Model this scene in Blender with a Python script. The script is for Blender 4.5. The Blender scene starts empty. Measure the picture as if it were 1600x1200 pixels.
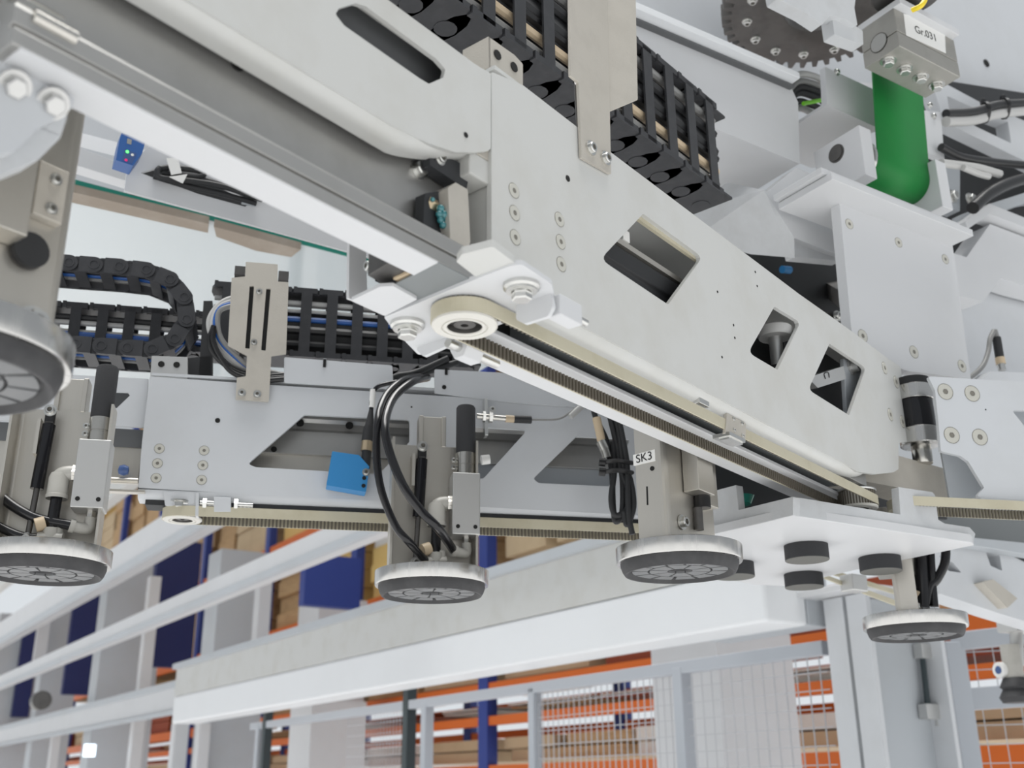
import bpy, math, random
from mathutils import Vector as V, Matrix, geometry
random.seed(7)
R = math.radians
scene = bpy.context.scene
col = scene.collection
# ------------------------------------------------------------------ camera
F, PITCH, ROLL = 1700.0, R(20.33), R(0.54)
CAM = V((0, 0, 1.5))
fw = V((0, math.cos(PITCH), math.sin(PITCH)))
up0 = V((0, -math.sin(PITCH), math.cos(PITCH)))
rt0 = V((1, 0, 0))
# rolled axes: the horizon rises slightly towards the right of the frame
rt = rt0 * math.cos(ROLL) - up0 * math.sin(ROLL)
up = up0 * math.cos(ROLL) + rt0 * math.sin(ROLL)
cd = bpy.data.cameras.new('camera'); cam = bpy.data.objects.new('camera', cd); col.objects.link(cam)
cd.sensor_width = 36.0; cd.lens = F / 1600 * 36; cd.clip_start = 0.02; cd.clip_end = 200
M = Matrix((rt, up, -fw)).transposed().to_4x4(); M.translation = CAM; cam.matrix_world = M
cd.dof.use_dof = True; cd.dof.focus_distance = 1.22; cd.dof.aperture_fstop = 8.0
scene.camera = cam
# ------------------------------------------------------------------ world, lamps, exposure
w = bpy.data.worlds.new('hall'); scene.world = w; w.use_nodes = True
bg = w.node_tree.nodes['Background']; bg.inputs[0].default_value = (0.90, 0.95, 1.0, 1); bg.inputs[1].default_value = 0.46
scene.view_settings.view_transform = 'Standard'; scene.view_settings.look = 'None'
scene.view_settings.gamma = 1.0; scene.view_settings.use_curve_mapping = False
scene.view_settings.exposure = 0.0
def area(name, loc, size, power, target, color=(1, 1, 1)):
    l = bpy.data.lights.new(name, 'AREA'); l.shape = 'RECTANGLE'; l.size, l.size_y = size; l.energy = power; l.color = color
    o = bpy.data.objects.new(name, l); col.objects.link(o); o.location = loc
    o.rotation_euler = (V(target) - V(loc)).to_track_quat('-Z', 'Y').to_euler(); return o
sl_ = bpy.data.lights.new('overhead_bounce_sun', 'SUN'); sl_.energy = 4.3; sl_.angle = R(45); sl_.color = (1, .985, .96)  # wide overhead sun, added so the floor bounces light onto undersides
so = bpy.data.objects.new('overhead_bounce_sun', sl_); col.objects.link(so); so.location = (0, 0, 9); so.rotation_euler = (R(0), R(0), 0)
# ------------------------------------------------------------------ projection helpers (picture position -> point on a real plane)
def ray(px, py): return fw * F + rt * (px - 800) - up * (py - 600)
def on(px, py, pl):
    d = ray(px, py); return CAM + d * ((pl[0] - CAM).dot(pl[1]) / d.dot(pl[1]))
def onz(px, py, h): return on(px, py, (V((0, 0, 1.5 + h)), V((0, 0, 1))))
def dirv(yaw): return V((math.sin(R(yaw)), math.cos(R(yaw)), 0))
def vpl(yaw, p, off=0.0):
    """vertical plane running along yaw through p, pushed off towards the camera; normal faces the camera"""
    d = dirv(yaw); n = V((d.y, -d.x, 0))
    if (CAM - p).dot(n) < 0: n = -n
    return (p + n * off, n)
def shift(pl, off): return (pl[0] + pl[1] * off, pl[1])
ZU = V((0, 0, 1))
def frame(n):
    n = n.normalized(); u = ZU.cross(n)
    if u.length < 1e-4: u = V((1, 0, 0))
    u.normalize(); v = n.cross(u); return u, v, n
# ------------------------------------------------------------------ mesh collector
def fillet(p2, r, seg=4):
    if r <= 0: return p2
    out = []; n = len(p2)
    for i in range(n):
        a, b, c = p2[i - 1], p2[i], p2[(i + 1) % n]
        u, v = a - b, c - b; lu, lv = u.length, v.length
        if lu < 1e-7 or lv < 1e-7: continue
        u = u / lu; v = v / lv; ang = u.angle(v)
        if ang > 2.9: out.append(b); continue
        t = min(r / math.tan(ang / 2), lu * .48, lv * .48)
        p, q = b + u * t, b + v * t
        for k in range(seg + 1):
            s = k / seg; out.append(p * (1 - s) ** 2 + b * 2 * s * (1 - s) + q * s * s)
    return out
def sharpen(me):
    """hard corners on round parts; flat parts stay flat"""
    f = [p.use_smooth for p in me.polygons]
    if any(f): me.set_sharp_from_angle(angle=R(34)); me.polygons.foreach_set('use_smooth', f); me.update()
class MB:
    def __init__(s): s.v = []; s.f = []; s.m = []; s.sm = []; s.cur = 0
    def add(s, vs, fs, smooth=False):
        b = len(s.v); s.v += [V(x) for x in vs]
        for f in fs: s.f.append([b + i for i in f]); s.m.append(s.cur); s.sm.append(smooth)
    def mat(s, i): s.cur = i; return s
    def obox(s, c, ax, ay, az):
        """box from centre and three half-axis vectors"""
        c = V(c); vs = [c + ax * i + ay * j + az * k for i in (-1, 1) for j in (-1, 1) for k in (-1, 1)]
        fs = [(0, 1, 3, 2), (4, 6, 7, 5), (0, 4, 5, 1), (2, 3, 7, 6), (0, 2, 6, 4), (1, 5, 7, 3)]
        if ax.cross(ay).dot(az) < 0: fs = [f[::-1] for f in fs]
        s.add(vs, fs); return s
    def box(s, c, sx, sy, sz, yaw=90):
        d = dirv(yaw); n = V((d.y, -d.x, 0))
        return s.obox(c, d * sx / 2, n * sy / 2, ZU * sz / 2)
    def bar(s, a, b, wy, wz, upv=ZU):
        a, b = V(a), V(b); d = b - a; y = upv.cross(d).normalized(); z = d.cross(y).normalized()
        return s.obox((a + b) / 2, d / 2, y * wy / 2, z * wz / 2)
    def prism(s, pts, ext, holes=(), r=0.0, rh=None):
        """flat outline (3-D points) with holes, extruded by vector ext"""
        n = ext.normalized(); u = (abs(n.z) < .9 and ZU or V((1, 0, 0))).cross(n).normalized(); v = n.cross(u); o = pts[0]
        to2 = lambda q: V(((q - o).dot(u), (q - o).dot(v)))
        loops = [fillet([to2(V(q)) for q in pts], r)]
        for i, h in enumerate(holes): loops.append(fillet([to2(V(q)) for q in h], r if rh is None else (rh[i] if isinstance(rh, (list, tuple)) else rh)))
        area2 = lambda l: sum(l[i - 1].x * l[i].y - l[i].x * l[i - 1].y for i in range(len(l)))
        loops = [l if (area2(l) > 0) == (i == 0) else l[::-1] for i, l in enumerate(loops)]
        flat = [q for l in loops for q in l]; N = len(flat)
        tris = geometry.tessellate_polygon([[V((q.x, q.y, 0)) for q in l] for l in loops])
        vs = [o + u * q.x + v * q.y for q in flat]; vs += [q + ext for q in vs]
        fs = []
        for t in tris:
            a, b, c = (flat[i] for i in t); cr = (b - a).x * (c - a).y - (b - a).y * (c - a).x
            t = tuple(t) if cr > 0 else tuple(t)[::-1]
            fs.append(t[::-1]); fs.append(tuple(i + N for i in t))
        base = 0
        for l in loops:
            k = len(l)
            for i in range(k):
                j = (i + 1) % k; fs.append((base + i, base + j, base + j + N, base + i + N))
            base += k
        s.add(vs, fs); return s
    def lathe(s, o, axis, prof, seg=40, smooth=True):
        """prof: list of (radius, height along axis)"""
        u, v, n = frame(V(axis)); o = V(o); vs = []; fs = []
        for r, h in prof:
            for i in range(seg):
                a = 2 * math.pi * i / seg; vs.append(o + n * h + (u * math.cos(a) + v * math.sin(a)) * max(r, 1e-5))
        for k in range(len(prof) - 1):
            for i in range(seg):
                j = (i + 1) % seg; fs.append((k * seg + i, k * seg + j, (k + 1) * seg + j, (k + 1) * seg + i))
        s.add(vs, fs, smooth); return s
    def cyl(s, a, b, r, seg=24, r2=None):
        a, b = V(a), V(b); L = (b - a).length; r2 = r if r2 is None else r2
        s.lathe(a, b - a, [(r, 0), (r2, L)], seg, True)
        u, v, n = frame(b - a); k = len(s.v)
        s.add(s.v[k - 2 * seg:k - seg], [tuple(range(seg))[::-1]]); s.add(s.v[k - seg:k], [tuple(range(seg))]); return s
    def tube(s, pts, r, seg=10, sub=8, closed=False):
        P = [V(p) for p in pts]; C = []
        n = len(P)
        for i in range(n - (0 if closed else 1)):
            p0 = P[i - 1] if (i > 0 or closed) else P[0] * 2 - P[1]
            p1, p2 = P[i], P[(i + 1) % n]
            p3 = P[(i + 2) % n] if (i + 2 < n or closed) else P[-1] * 2 - P[-2]
            for k in range(sub):
                t = k / sub
                C.append(.5 * ((2 * p1) + (p2 - p0) * t + (2 * p0 - 5 * p1 + 4 * p2 - p3) * t * t + (3 * p1 - p0 - 3 * p2 + p3) * t ** 3))
        if not closed: C.append(P[-1])
        vs = []; fs = []; m = len(C); nrm = None
        for i, c in enumerate(C):
            t = (C[(i + 1) % m] - C[i - 1]) if closed else (C[min(i + 1, m - 1)] - C[max(i - 1, 0)])
            t.normalize()
            if nrm is None: nrm = (ZU if abs(t.z) < .9 else V((1, 0, 0))).cross(t).normalized()
            else: nrm = (nrm - t * nrm.dot(t)).normalized()
            bi = t.cross(nrm)
            for k in range(seg):
                a = 2 * math.pi * k / seg; vs.append(c + (nrm * math.cos(a) + bi * math.sin(a)) * r)
        for i in range(m if closed else m - 1):
            for k in range(seg):
                j = (k + 1) % seg; i2 = (i + 1) % m; fs.append((i * seg + k, i * seg + j, i2 * seg + j, i2 * seg + k))
        s.add(vs, fs, True)
        if not closed:
            s.add(vs[:seg], [tuple(range(seg))[::-1]]); s.add(vs[-seg:], [tuple(range(seg))])
        return s
    def sweep(s, sec, a, b, upv=ZU):
        """closed section [(side, height)] swept from a to b; side axis = direction x up"""
        a, b = V(a), V(b); d = (b - a).normalized(); y = d.cross(upv).normalized(); z = y.cross(d); N = len(sec)
        vs = [a + y * p + z * q for p, q in sec] + [b + y * p + z * q for p, q in sec]
        fs = [(i, (i + 1) % N, (i + 1) % N + N, i + N) for i in range(N)]
        for cap, rev in ((0, True), (N, False)):
            t = geometry.tessellate_polygon([[V((p, q, 0)) for p, q in sec]])
            for q in t: fs.append(tuple(cap + i for i in q))
        s.add(vs, fs); return s
    def mesh(s, name, mats):
        me = bpy.data.meshes.new(name); me.from_pydata([tuple(v) for v in s.v], [], s.f)
        for m in (mats if isinstance(mats, (list, tuple)) else [mats]): me.materials.append(MAT[m])
        me.polygons.foreach_set('material_index', s.m); me.polygons.foreach_set('use_smooth', s.sm); me.update(); sharpen(me); return me
def fixn(me):
    import bmesh
    bm = bmesh.new(); bm.from_mesh(me); bmesh.ops.recalc_face_normals(bm, faces=bm.faces); bm.to_mesh(me); bm.free(); sharpen(me)
THINGS = []
def setparent(o, p):
    if p is None: return
    o.parent = p; o.matrix_parent_inverse = Matrix.Translation(-abs_loc(p))
def abs_loc(o): return V(o['_l'])
def obj(name, mb, mats, parent=None, bevel=0.0, seg=2, kind=None, label=None):
    me = mb.mesh(name, mats); fixn(me)
    n = len(me.vertices); c = sum((v.co for v in me.vertices), V()) / max(n, 1)
    me.transform(Matrix.Translation(-c))
    o = bpy.data.objects.new(name, me); col.objects.link(o); o.location = c; o['_l'] = tuple(c)
    setparent(o, parent)
    if bevel:
        b = o.modifiers.new('bevel', 'BEVEL'); b.width = bevel; b.segments = seg; b.limit_method = 'ANGLE'; b.angle_limit = R(40); b.harden_normals = False
    if kind: o['kind'] = kind
    if label: o['label'] = label
    return o
def inst(name, me, parent, loc, z=ZU, x=None, sc=1.0, label=None):
    """object sharing mesh data me, its local z turned to z"""
    o = bpy.data.objects.new(name, me); col.objects.link(o)
    z = V(z).normalized(); x = V(x) if x is not None else (ZU.cross(z) if abs(z.z) < .99 else V((1, 0, 0)))
    x = (x - z * x.dot(z)).normalized(); y = z.cross(x)
    m = Matrix((x, y, z)).transposed().to_4x4() @ Matrix.Scale(sc, 4); m.translation = V(loc)
    o.matrix_world = m; o['_l'] = tuple(loc); setparent(o, parent)
    if label: o['label'] = label
    return o
def tag(o, label, cat, group=None, kind=None):
    o['label'] = label; o['category'] = cat
    if group: o['group'] = group
    if kind: o['kind'] = kind
    return o
def thing(name, label, cat, group=None, kind=None):
    o = bpy.data.objects.new(name, None); col.objects.link(o); o['_l'] = (0, 0, 0); o.empty_display_size = .05
    THINGS.append(o); return tag(o, label, cat, group, kind)
def struct(name, mb, mats, bevel=0, parent=None):
    o = obj(name, mb, mats, parent, bevel)
    if parent is None: o['kind'] = 'structure'
    return o
def copy_tree(o, off, label=None, parent=None, group=None):
    c = o.copy(); col.objects.link(c)
    if parent is None:
        c.location = o.location + off; c['_l'] = tuple(c.location)
        if label: c['label'] = label
        if group: c['group'] = group
    else:
        mi = o.matrix_parent_inverse.copy(); c.parent = parent; c.matrix_parent_inverse = mi
    for ch in o.children: copy_tree(ch, off, parent=c)
    return c
def world_of(o):
    m = o.matrix_basis
    while o.parent: m = o.parent.matrix_basis @ o.matrix_parent_inverse @ m; o = o.parent
    return m
def settle(root):
    """move a thing's Empty to the bottom centre of its parts, parts stay put"""
    lo, hi = V((1e9,) * 3), V((-1e9,) * 3)
    def walk(o):
        if o.type == 'MESH':
            m = world_of(o)
            for c in o.bound_box:
                q = m @ V(c)
                for i in range(3): lo[i] = min(lo[i], q[i]); hi[i] = max(hi[i], q[i])
        for ch in o.children: walk(ch)
    walk(root)
    if lo.x > 1e8: return
    c = V(((lo.x + hi.x) / 2, (lo.y + hi.y) / 2, lo.z)); root.location = c; root['_l'] = tuple(c)
    for ch in root.children: ch.matrix_parent_inverse = Matrix.Translation(-c)
def poly(pl, pts): return [on(x, y, pl) for x, y in pts]
def plate(mb, pl, pts, thick, holes=(), r=0.0, rh=None):
    return mb.prism(poly(pl, pts), -pl[1] * thick, [poly(pl, h) for h in holes], r, rh)
def slab(mb, h, pts, thick, r=0.0, holes=()):
    """horizontal slab: underside outline at height h above the lens, thickness upwards"""
    return mb.prism([onz(x, y, h) for x, y in pts], ZU * thick, [[onz(x, y, h) for x, y in q] for q in holes], r)
# ------------------------------------------------------------------ materials
MAT = {}
def mat(name, color, rough=.5, metal=0.0, dirt=0.0, dscale=6.0, dcol=(.32, .31, .27), bump=0.0, bscale=60, stretch=None, coat=0, emit=None, alpha=1, trans=0, rvar=0.0, spec=.5):
    m = bpy.data.materials.new(name); m.use_nodes = True; nt = m.node_tree; N = nt.nodes; L = nt.links
    b = N['Principled BSDF']; b.inputs['Base Color'].default_value = (*color, 1); b.inputs['Roughness'].default_value = rough
    b.inputs['Metallic'].default_value = metal; b.inputs['Coat Weight'].default_value = coat; b.inputs['Specular IOR Level'].default_value = spec
    b.inputs['Transmission Weight'].default_value = trans; b.inputs['Alpha'].default_value = alpha
    if emit: b.inputs['Emission Color'].default_value = (*emit[0], 1); b.inputs['Emission Strength'].default_value = emit[1]
    g = N.new('ShaderNodeNewGeometry'); vec = g.outputs['Position']
    if stretch:
        mp = N.new('ShaderNodeMapping'); mp.inputs['Scale'].default_value = stretch; L.new(vec, mp.inputs['Vector']); vec = mp.outputs['Vector']
    if dirt:
        n1 = N.new('ShaderNodeTexNoise'); n1.inputs['Scale'].default_value = dscale; n1.inputs['Detail'].default_value = 6; n1.inputs['Roughness'].default_value = .62
        L.new(vec, n1.inputs['Vector'])
        cr = N.new('ShaderNodeValToRGB'); cr.color_ramp.elements[0].position = .46; cr.color_ramp.elements[1].position = .78
        cr.color_ramp.elements[0].color = (0, 0, 0, 1); cr.color_ramp.elements[1].color = (dirt,) * 3 + (1,)
        L.new(n1.outputs['Fac'], cr.inputs['Fac'])
        mx = N.new('ShaderNodeMix'); mx.data_type = 'RGBA'; mx.inputs[6].default_value = (*color, 1); mx.inputs[7].default_value = (*dcol, 1)
        L.new(cr.outputs['Color'], mx.inputs[0]); L.new(mx.outputs[2], b.inputs['Base Color'])
    if bump or rvar:
        n2 = N.new('ShaderNodeTexNoise'); n2.inputs['Scale'].default_value = bscale; n2.inputs['Detail'].default_value = 3; L.new(vec, n2.inputs['Vector'])
        if bump:
            bp = N.new('ShaderNodeBump'); bp.inputs['Strength'].default_value = bump; bp.inputs['Distance'].default_value = .002
            L.new(n2.outputs['Fac'], bp.inputs['Height']); L.new(bp.outputs['Normal'], b.inputs['Normal'])
        if rvar:
            mr = N.new('ShaderNodeMapRange'); mr.inputs['To Min'].default_value = rough - rvar; mr.inputs['To Max'].default_value = rough + rvar
            L.new(n2.outputs['Fac'], mr.inputs['Value']); L.new(mr.outputs['Result'], b.inputs['Roughness'])
    MAT[name] = m; return m
mat('white', (.57, .575, .56), .38, dirt=.38, dscale=9, dcol=(.42, .40, .34), bump=.04, bscale=500)
mat('white_blue', (.59, .61, .635), .36, dirt=.2, dscale=7, dcol=(.40, .40, .38), bump=.04, bscale=400)
mat('white_clean', (.61, .62, .635), .4, dirt=.1, dscale=5)
mat('white_bright', (.78, .80, .82), .45, dirt=.05, dscale=3)
mat('white_cast', (.56, .575, .59), .45, dirt=.3, dscale=14, dcol=(.3, .29, .27), bump=.25, bscale=120)
mat('steel', (.60, .575, .525), .40, .85, dirt=.25, dscale=8, dcol=(.36, .34, .31), bump=.05, bscale=300, stretch=(1, 1, .05), rvar=.08)
mat('steel_rail', (.47, .465, .45), .36, .75, dirt=.6, dscale=5, dcol=(.27, .26, .24), rvar=.1, bscale=40)
mat('steel_matte', (.56, .53, .475), .6, .5, dirt=.4, dscale=25, dcol=(.42, .395, .35), bump=.15, bscale=600)
mat('alu', (.58, .575, .56), .24, 1.0, bump=.07, bscale=110, stretch=(1, 1, .003), rvar=.16)
mat('alu_block', (.60, .60, .59), .45, .85, bump=.04, bscale=400)
mat('clamp_steel', (.40, .39, .36), .45, .6, dirt=.5, dscale=30, dcol=(.28, .27, .24))
mat('zinc', (.66, .66, .64), .28, 1.0, dirt=.2, dscale=60, dcol=(.3, .3, .3))
mat('nickel', (.56, .545, .51), .26, 1.0)
mat('brass', (.62, .50, .34), .32, .9)
mat('rubber', (.042, .042, .045), .62, dirt=.4, dscale=30, dcol=(.12, .12, .12))
mat('rubber_pad', (.17, .175, .18), .55, dirt=.6, dscale=40, dcol=(.22, .22, .22))
mat('foam', (.030, .031, .034), .85, bump=.3, bscale=900)
mat('foam_end', (.13, .13, .12), .8)
mat('chain', (.034, .035, .039), .45, dirt=.5, dscale=60, dcol=(.065, .065, .07))
mat('black', (.012, .012, .013), .35)
mat('black_matte', (.022, .023, .025), .6)
mat('black_gloss', (.008, .008, .010), .12)
mat('hole', (.01, .01, .01), .9)
mat('tube', (.012, .012, .014), .22)
mat('grey_cable', (.24, .24, .235), .4)
mat('grey_light', (.50, .50, .49), .4)
mat('blue_cable', (.02, .11, .40), .35)
mat('fitting', (.46, .45, .415), .35, dirt=.35, dscale=40, dcol=(.28, .27, .24))
mat('beige', (.60, .48, .33), .45)
mat('sensor_blue', (.035, .23, .52), .38)
mat('sensor_dark', (.05, .10, .26), .35)
mat('sensor_navy', (.03, .11, .34), .35)
mat('belt', (.52, .485, .37), .5, dirt=.6, dscale=18, dcol=(.36, .32, .21))
mat('tooth', (.135, .12, .095), .55)
mat('pulley', (.66, .645, .60), .35)
mat('screw', (.62, .61, .55), .4, .3)
mat('gap', (.20, .19, .165), .8)
mat('gear', (.15, .145, .14), .45, .85, dirt=.5, dscale=20, dcol=(.05, .05, .05))
mat('green', (.003, .21, .035), .55, dirt=.4, dscale=12, dcol=(.002, .14, .03), bump=.2, bscale=900)
mat('label', (.80, .80, .78), .5)
mat('ink', (.015, .015, .015), .6)
mat('grease', (.03, .20, .22), .12, coat=1)
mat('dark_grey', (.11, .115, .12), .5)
mat('slate', (.20, .215, .22), .5)
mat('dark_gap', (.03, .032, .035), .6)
mat('glass_edge', (.01, .19, .14), .15)
mat('glass', (.50, .55, .57), .06, coat=.6, spec=.8)
mat('led_green', (.1, .9, .1), .4, emit=((.1, 1, .15), 2.5))
mat('led_red', (.5, .02, .12), .4, emit=((.6, .02, .15), .6))
mat('led_c', (.20, .62, .03), .4)
mat('lampm', (.8, .9, 1), .4, emit=((.7, .85, 1), 3))
mat('yellow_w', (.66, .46, .16), .6)
mat('orange', (.60, .12, .008), .45)
mat('orange_dark', (.30, .06, .02), .6)
mat('rack_blue', (.02, .045, .24), .45)
mat('column_blue', (.010, .018, .10), .55)
mat('sky_blue', (.04, .26, .62), .45)
mat('wood', (.46, .30, .15), .7, dirt=.6, dscale=9, dcol=(.22, .12, .05), stretch=(1, 1, 6))
mat('reflection_brown', (.27, .225, .18), .6, dirt=.7, dscale=9, dcol=(.40, .36, .31))
mat('carton', (.52, .40, .25), .75, dirt=.4, dscale=5, dcol=(.34, .24, .14))
mat('paper_white', (.66, .65, .61), .6, dirt=.4, dscale=8, dcol=(.55, .48, .38))
mat('yellow', (.85, .65, .03), .4)
mat('grey_paint', (.46, .49, .52), .45, dirt=.2, dscale=3)
mat('fence_grey', (.42, .45, .49), .4)
mat('fence_dark', (.03, .045, .05), .45)
mat('wire', (.50, .51, .53), .45)
mat('floor', (.84, .84, .84), .5, dirt=.15, dscale=1.2)
mat('wallp', (.74, .77, .80), .7)
mat('ceil', (.70, .75, .80), .6)
# ------------------------------------------------------------------ shared small hardware (local z is the outward axis)
def hexpts(r, z, n=6, a0=0): return [V((r * math.cos(a0 + i * 2 * math.pi / n), r * math.sin(a0 + i * 2 * math.pi / n), z)) for i in range(n)]
def csk_mesh(name, r):
    b = MB(); b.mat(1); b.lathe((0, 0, 0), ZU, [(r * 1.07, 0), (r * 1.07, .0003), (r, .0003)], 24)
    b.mat(0); b.lathe((0, 0, 0), ZU, [(r, .0002), (r * .97, .0006), (r * .46, .0006)], 24)
    b.add(hexpts(r * .46, .0006, 24) + hexpts(r * .36, .0006, 24), [(i, (i + 1) % 24, 24 + (i + 1) % 24, 24 + i) for i in range(24)])
    b.mat(1); b.lathe((0, 0, 0), ZU, [(r * .37, .0006), (r * .34, .0003), (0, .0003)], 6, False)
    return b.mesh(name, ['screw', 'gap'])
def hex_mesh(name, r, h, wr=1.5, wh=.0015, m='zinc'):
    b = MB(); b.lathe((0, 0, 0), ZU, [(r * wr, -.0005), (r * wr, wh), (0, wh)], 24, False)
    b.lathe((0, 0, wh), ZU, [(r * 1.12, 0), (r * 1.12, .001), (r, .001)], 24, False)
    b.lathe((0, 0, wh), ZU, [(r, 0), (r, h * .86), (r * .86, h), (0, h)], 6, False)
    return b.mesh(name, [m])
def cap_mesh(name, r, h, m='zinc'):
    b = MB(); b.lathe((0, 0, 0), ZU, [(r * 1.45, 0), (r * 1.45, .0012), (r, .0012), (r, h * .85), (r * .88, h), (r * .55, h)], 20, False)
    b.mat(1).lathe((0, 0, 0), ZU, [(r * .55, h), (r * .5, h * .5), (0, h * .5)], 6, False)
    return b.mesh(name, [m, 'gap'])
def dot_mesh(name, r, m='hole'):
    b = MB(); b.lathe((0, 0, 0), ZU, [(r, 0), (r, .0004), (0, .0004)], 16, False); return b.mesh(name, [m])
CSK6 = csk_mesh('countersunk_screw', .0066); CSK8 = csk_mesh('countersunk_screw_large', .0105)
HEX = hex_mesh('hex_bolt', .0085, .008); HEX_G = hex_mesh('hex_bolt_grey', .0085, .008, m='alu_block'); HEX_S = hex_mesh('hex_bolt_small', .0055, .005); CAPS = cap_mesh('cap_screw', .0042, .005); CAPT = cap_mesh('cap_screw_tiny', .003, .003)
DOT = dot_mesh('drilled_hole', .0024); DOTS = dot_mesh('drilled_hole_small', .0014)
def screw(parent, pl, px, py, me=None, name='countersunk_screw', sc=1.0, z=None):
    return inst(name, me or CSK6, parent, on(px, py, pl), z or pl[1], sc=sc)
def text_mesh(s, size):
    c = bpy.data.curves.new('t', 'FONT'); c.body = s; c.size = size; c.align_x = 'CENTER'; c.align_y = 'CENTER'; c.extrude = .00015
    o = bpy.data.objects.new('t', c); col.objects.link(o); dg = bpy.context.evaluated_depsgraph_get()
    me = bpy.data.meshes.new_from_object(o.evaluated_get(dg)); bpy.data.objects.remove(o); me.materials.clear(); me.materials.append(MAT['ink']); me.name = 'lettering'; return me
# ================================================================== structure: floor and hall walls
b = MB(); b.box((0, 8, -.05), 90, 90, .1); struct('floor', b, 'floor')
b = MB(); b.box((0, 32, 5), 90, .2, 10); struct('wall_back', b, 'wallp')
# ================================================================== big telescopic arm in front (arm along a, face towards the lens)
Pf = onz(726, 507, .35); Ph = onz(1340, 792, .35)
_d = Ph - Pf; YA = math.degrees(math.atan2(_d.x, _d.y)); LA = _d.length
a = dirv(YA); nA = V((a.y, -a.x, 0))
def A(s, n, h): return V((Pf.x, Pf.y, 1.5 + h)) + a * s + nA * n
PA = vpl(YA, Pf, .035)
def hA(px, py, off=.035): return on(px, py, shift(PA, off - .035)).z - 1.5
arm = thing('telescopic_arm', 'big white slotted sheet-metal arm crossing the picture diagonally', 'machine arm')
face_out = [(768, 112), (817, 133), (905, 201), (1035, 299), (1125, 367), (1200, 425), (1330, 517), (1390, 562), (1407, 573), (1412, 605), (1421, 690),
            (1404, 692), (1404, 733), (1396, 738), (1368, 741), (1340, 737), (1300, 714), (1200, 664), (1057, 588), (900, 506), (800, 454), (768, 437)]
H1 = [(1005, 334), (1098, 402), (1044, 476), (938, 405)]
H2 = [(1210, 479), (1251, 504), (1215, 578), (1169, 551)]
H3 = [(1296, 537), (1353, 575), (1327, 649), (1263, 609)]
b = MB(); plate(b, PA, face_out, .005, [H1, H2, H3], r=.004, rh=[.006, .006, .006])
obj('face_plate', b, 'white', arm)
# rounded lower bend and inward flange
def bend(mb, s0, s1, n0, h0, r, depth, t=.005, seg=8, side=1):
    """sheet edge turning from a vertical face at n0 (side*+n outside) to a flange at h0 running inwards"""
    o = []; i = []
    for k in range(seg + 1):
        q = math.pi / 2 * k / seg
        o.append((n0 - side * r + side * r * math.cos(q), h0 + r - r * math.sin(q))); i.append((n0 - side * r + side * (r - t) * math.cos(q), h0 + r - (r - t) * math.sin(q)))
    sec = o + [(n0 - side * depth, h0), (n0 - side * depth, h0 + t)] + i[::-1]
    mb.v0 = len(mb.v); N = len(sec)
    vs = [A(s0, p, q) for p, q in sec] + [A(s1, p, q) for p, q in sec]
    fs = [(k, (k + 1) % N, (k + 1) % N + N, k + N) for k in range(N)] + [tuple(range(N))[::-1], tuple(range(N, 2 * N))]
    mb.add(vs, fs, True)
def bend_loft(mb, rings, t=.004, seg=8):
    """the same turned-in edge, lofted through rings (s, n0, h0, r, depth)"""
    vs = []; N = 0
    for s_, n0, h0, r, dep in rings:
        o = [(n0 - r + r * math.cos(math.pi / 2 * k / seg), h0 + r - r * math.sin(math.pi / 2 * k / seg)) for k in range(seg + 1)]
        q = [(n0 - r + (r - t) * math.cos(math.pi / 2 * k / seg), h0 + r - (r - t) * math.sin(math.pi / 2 * k / seg)) for k in range(seg + 1)]
        sec = o + [(n0 - dep, h0), (n0 - dep, h0 + t)] + q[::-1]; N = len(sec); vs += [A(s_, x, y) for x, y in sec]
    fs = []
    for i in range(len(rings) - 1): fs += [(i * N + k, i * N + (k + 1) % N, (i + 1) * N + (k + 1) % N, (i + 1) * N + k) for k in range(N)]
    fs += [tuple(range(N))[::-1], tuple(range(len(vs) - N, len(vs)))]; mb.add(vs, fs, True)
b = MB(); bend_loft(b, [(0.0, .035, .3675, .014, .016), (.665, .035, .3675, .014, .016), (.70, .035, .3685, .014, .015), (.73, .035, .372, .014, .0148), (.755, .035, .378, .013, .0145), (.775, .0345, .386, .012, .014)], .005); obj('lower_bend', b, 'white', arm)
# upper flange and rear plate closing the box
b = MB(); b.bar(A(0.0, -.02, .583), A(.90, -.02, .583), .105, .004); obj('top_flange', b, 'white', arm)
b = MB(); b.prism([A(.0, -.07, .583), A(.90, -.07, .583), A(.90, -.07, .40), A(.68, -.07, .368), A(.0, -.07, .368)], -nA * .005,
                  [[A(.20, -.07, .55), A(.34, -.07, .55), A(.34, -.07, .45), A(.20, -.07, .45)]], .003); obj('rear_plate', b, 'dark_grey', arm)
b = MB(); b.prism([A(.02, -.018, .366), A(.82, -.018, .366), A(.82, -.072, .366), A(.02, -.072, .366)], ZU * .005); obj('rear_flange', b, 'white_clean', arm, .001)
b = MB(); b.prism([A(.06, .018, .374), A(.80, .018, .374), A(.80, .002, .374), A(.06, .002, .374)], ZU * .02); obj('guide_strip', b, 'steel_rail', arm, .001)
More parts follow.
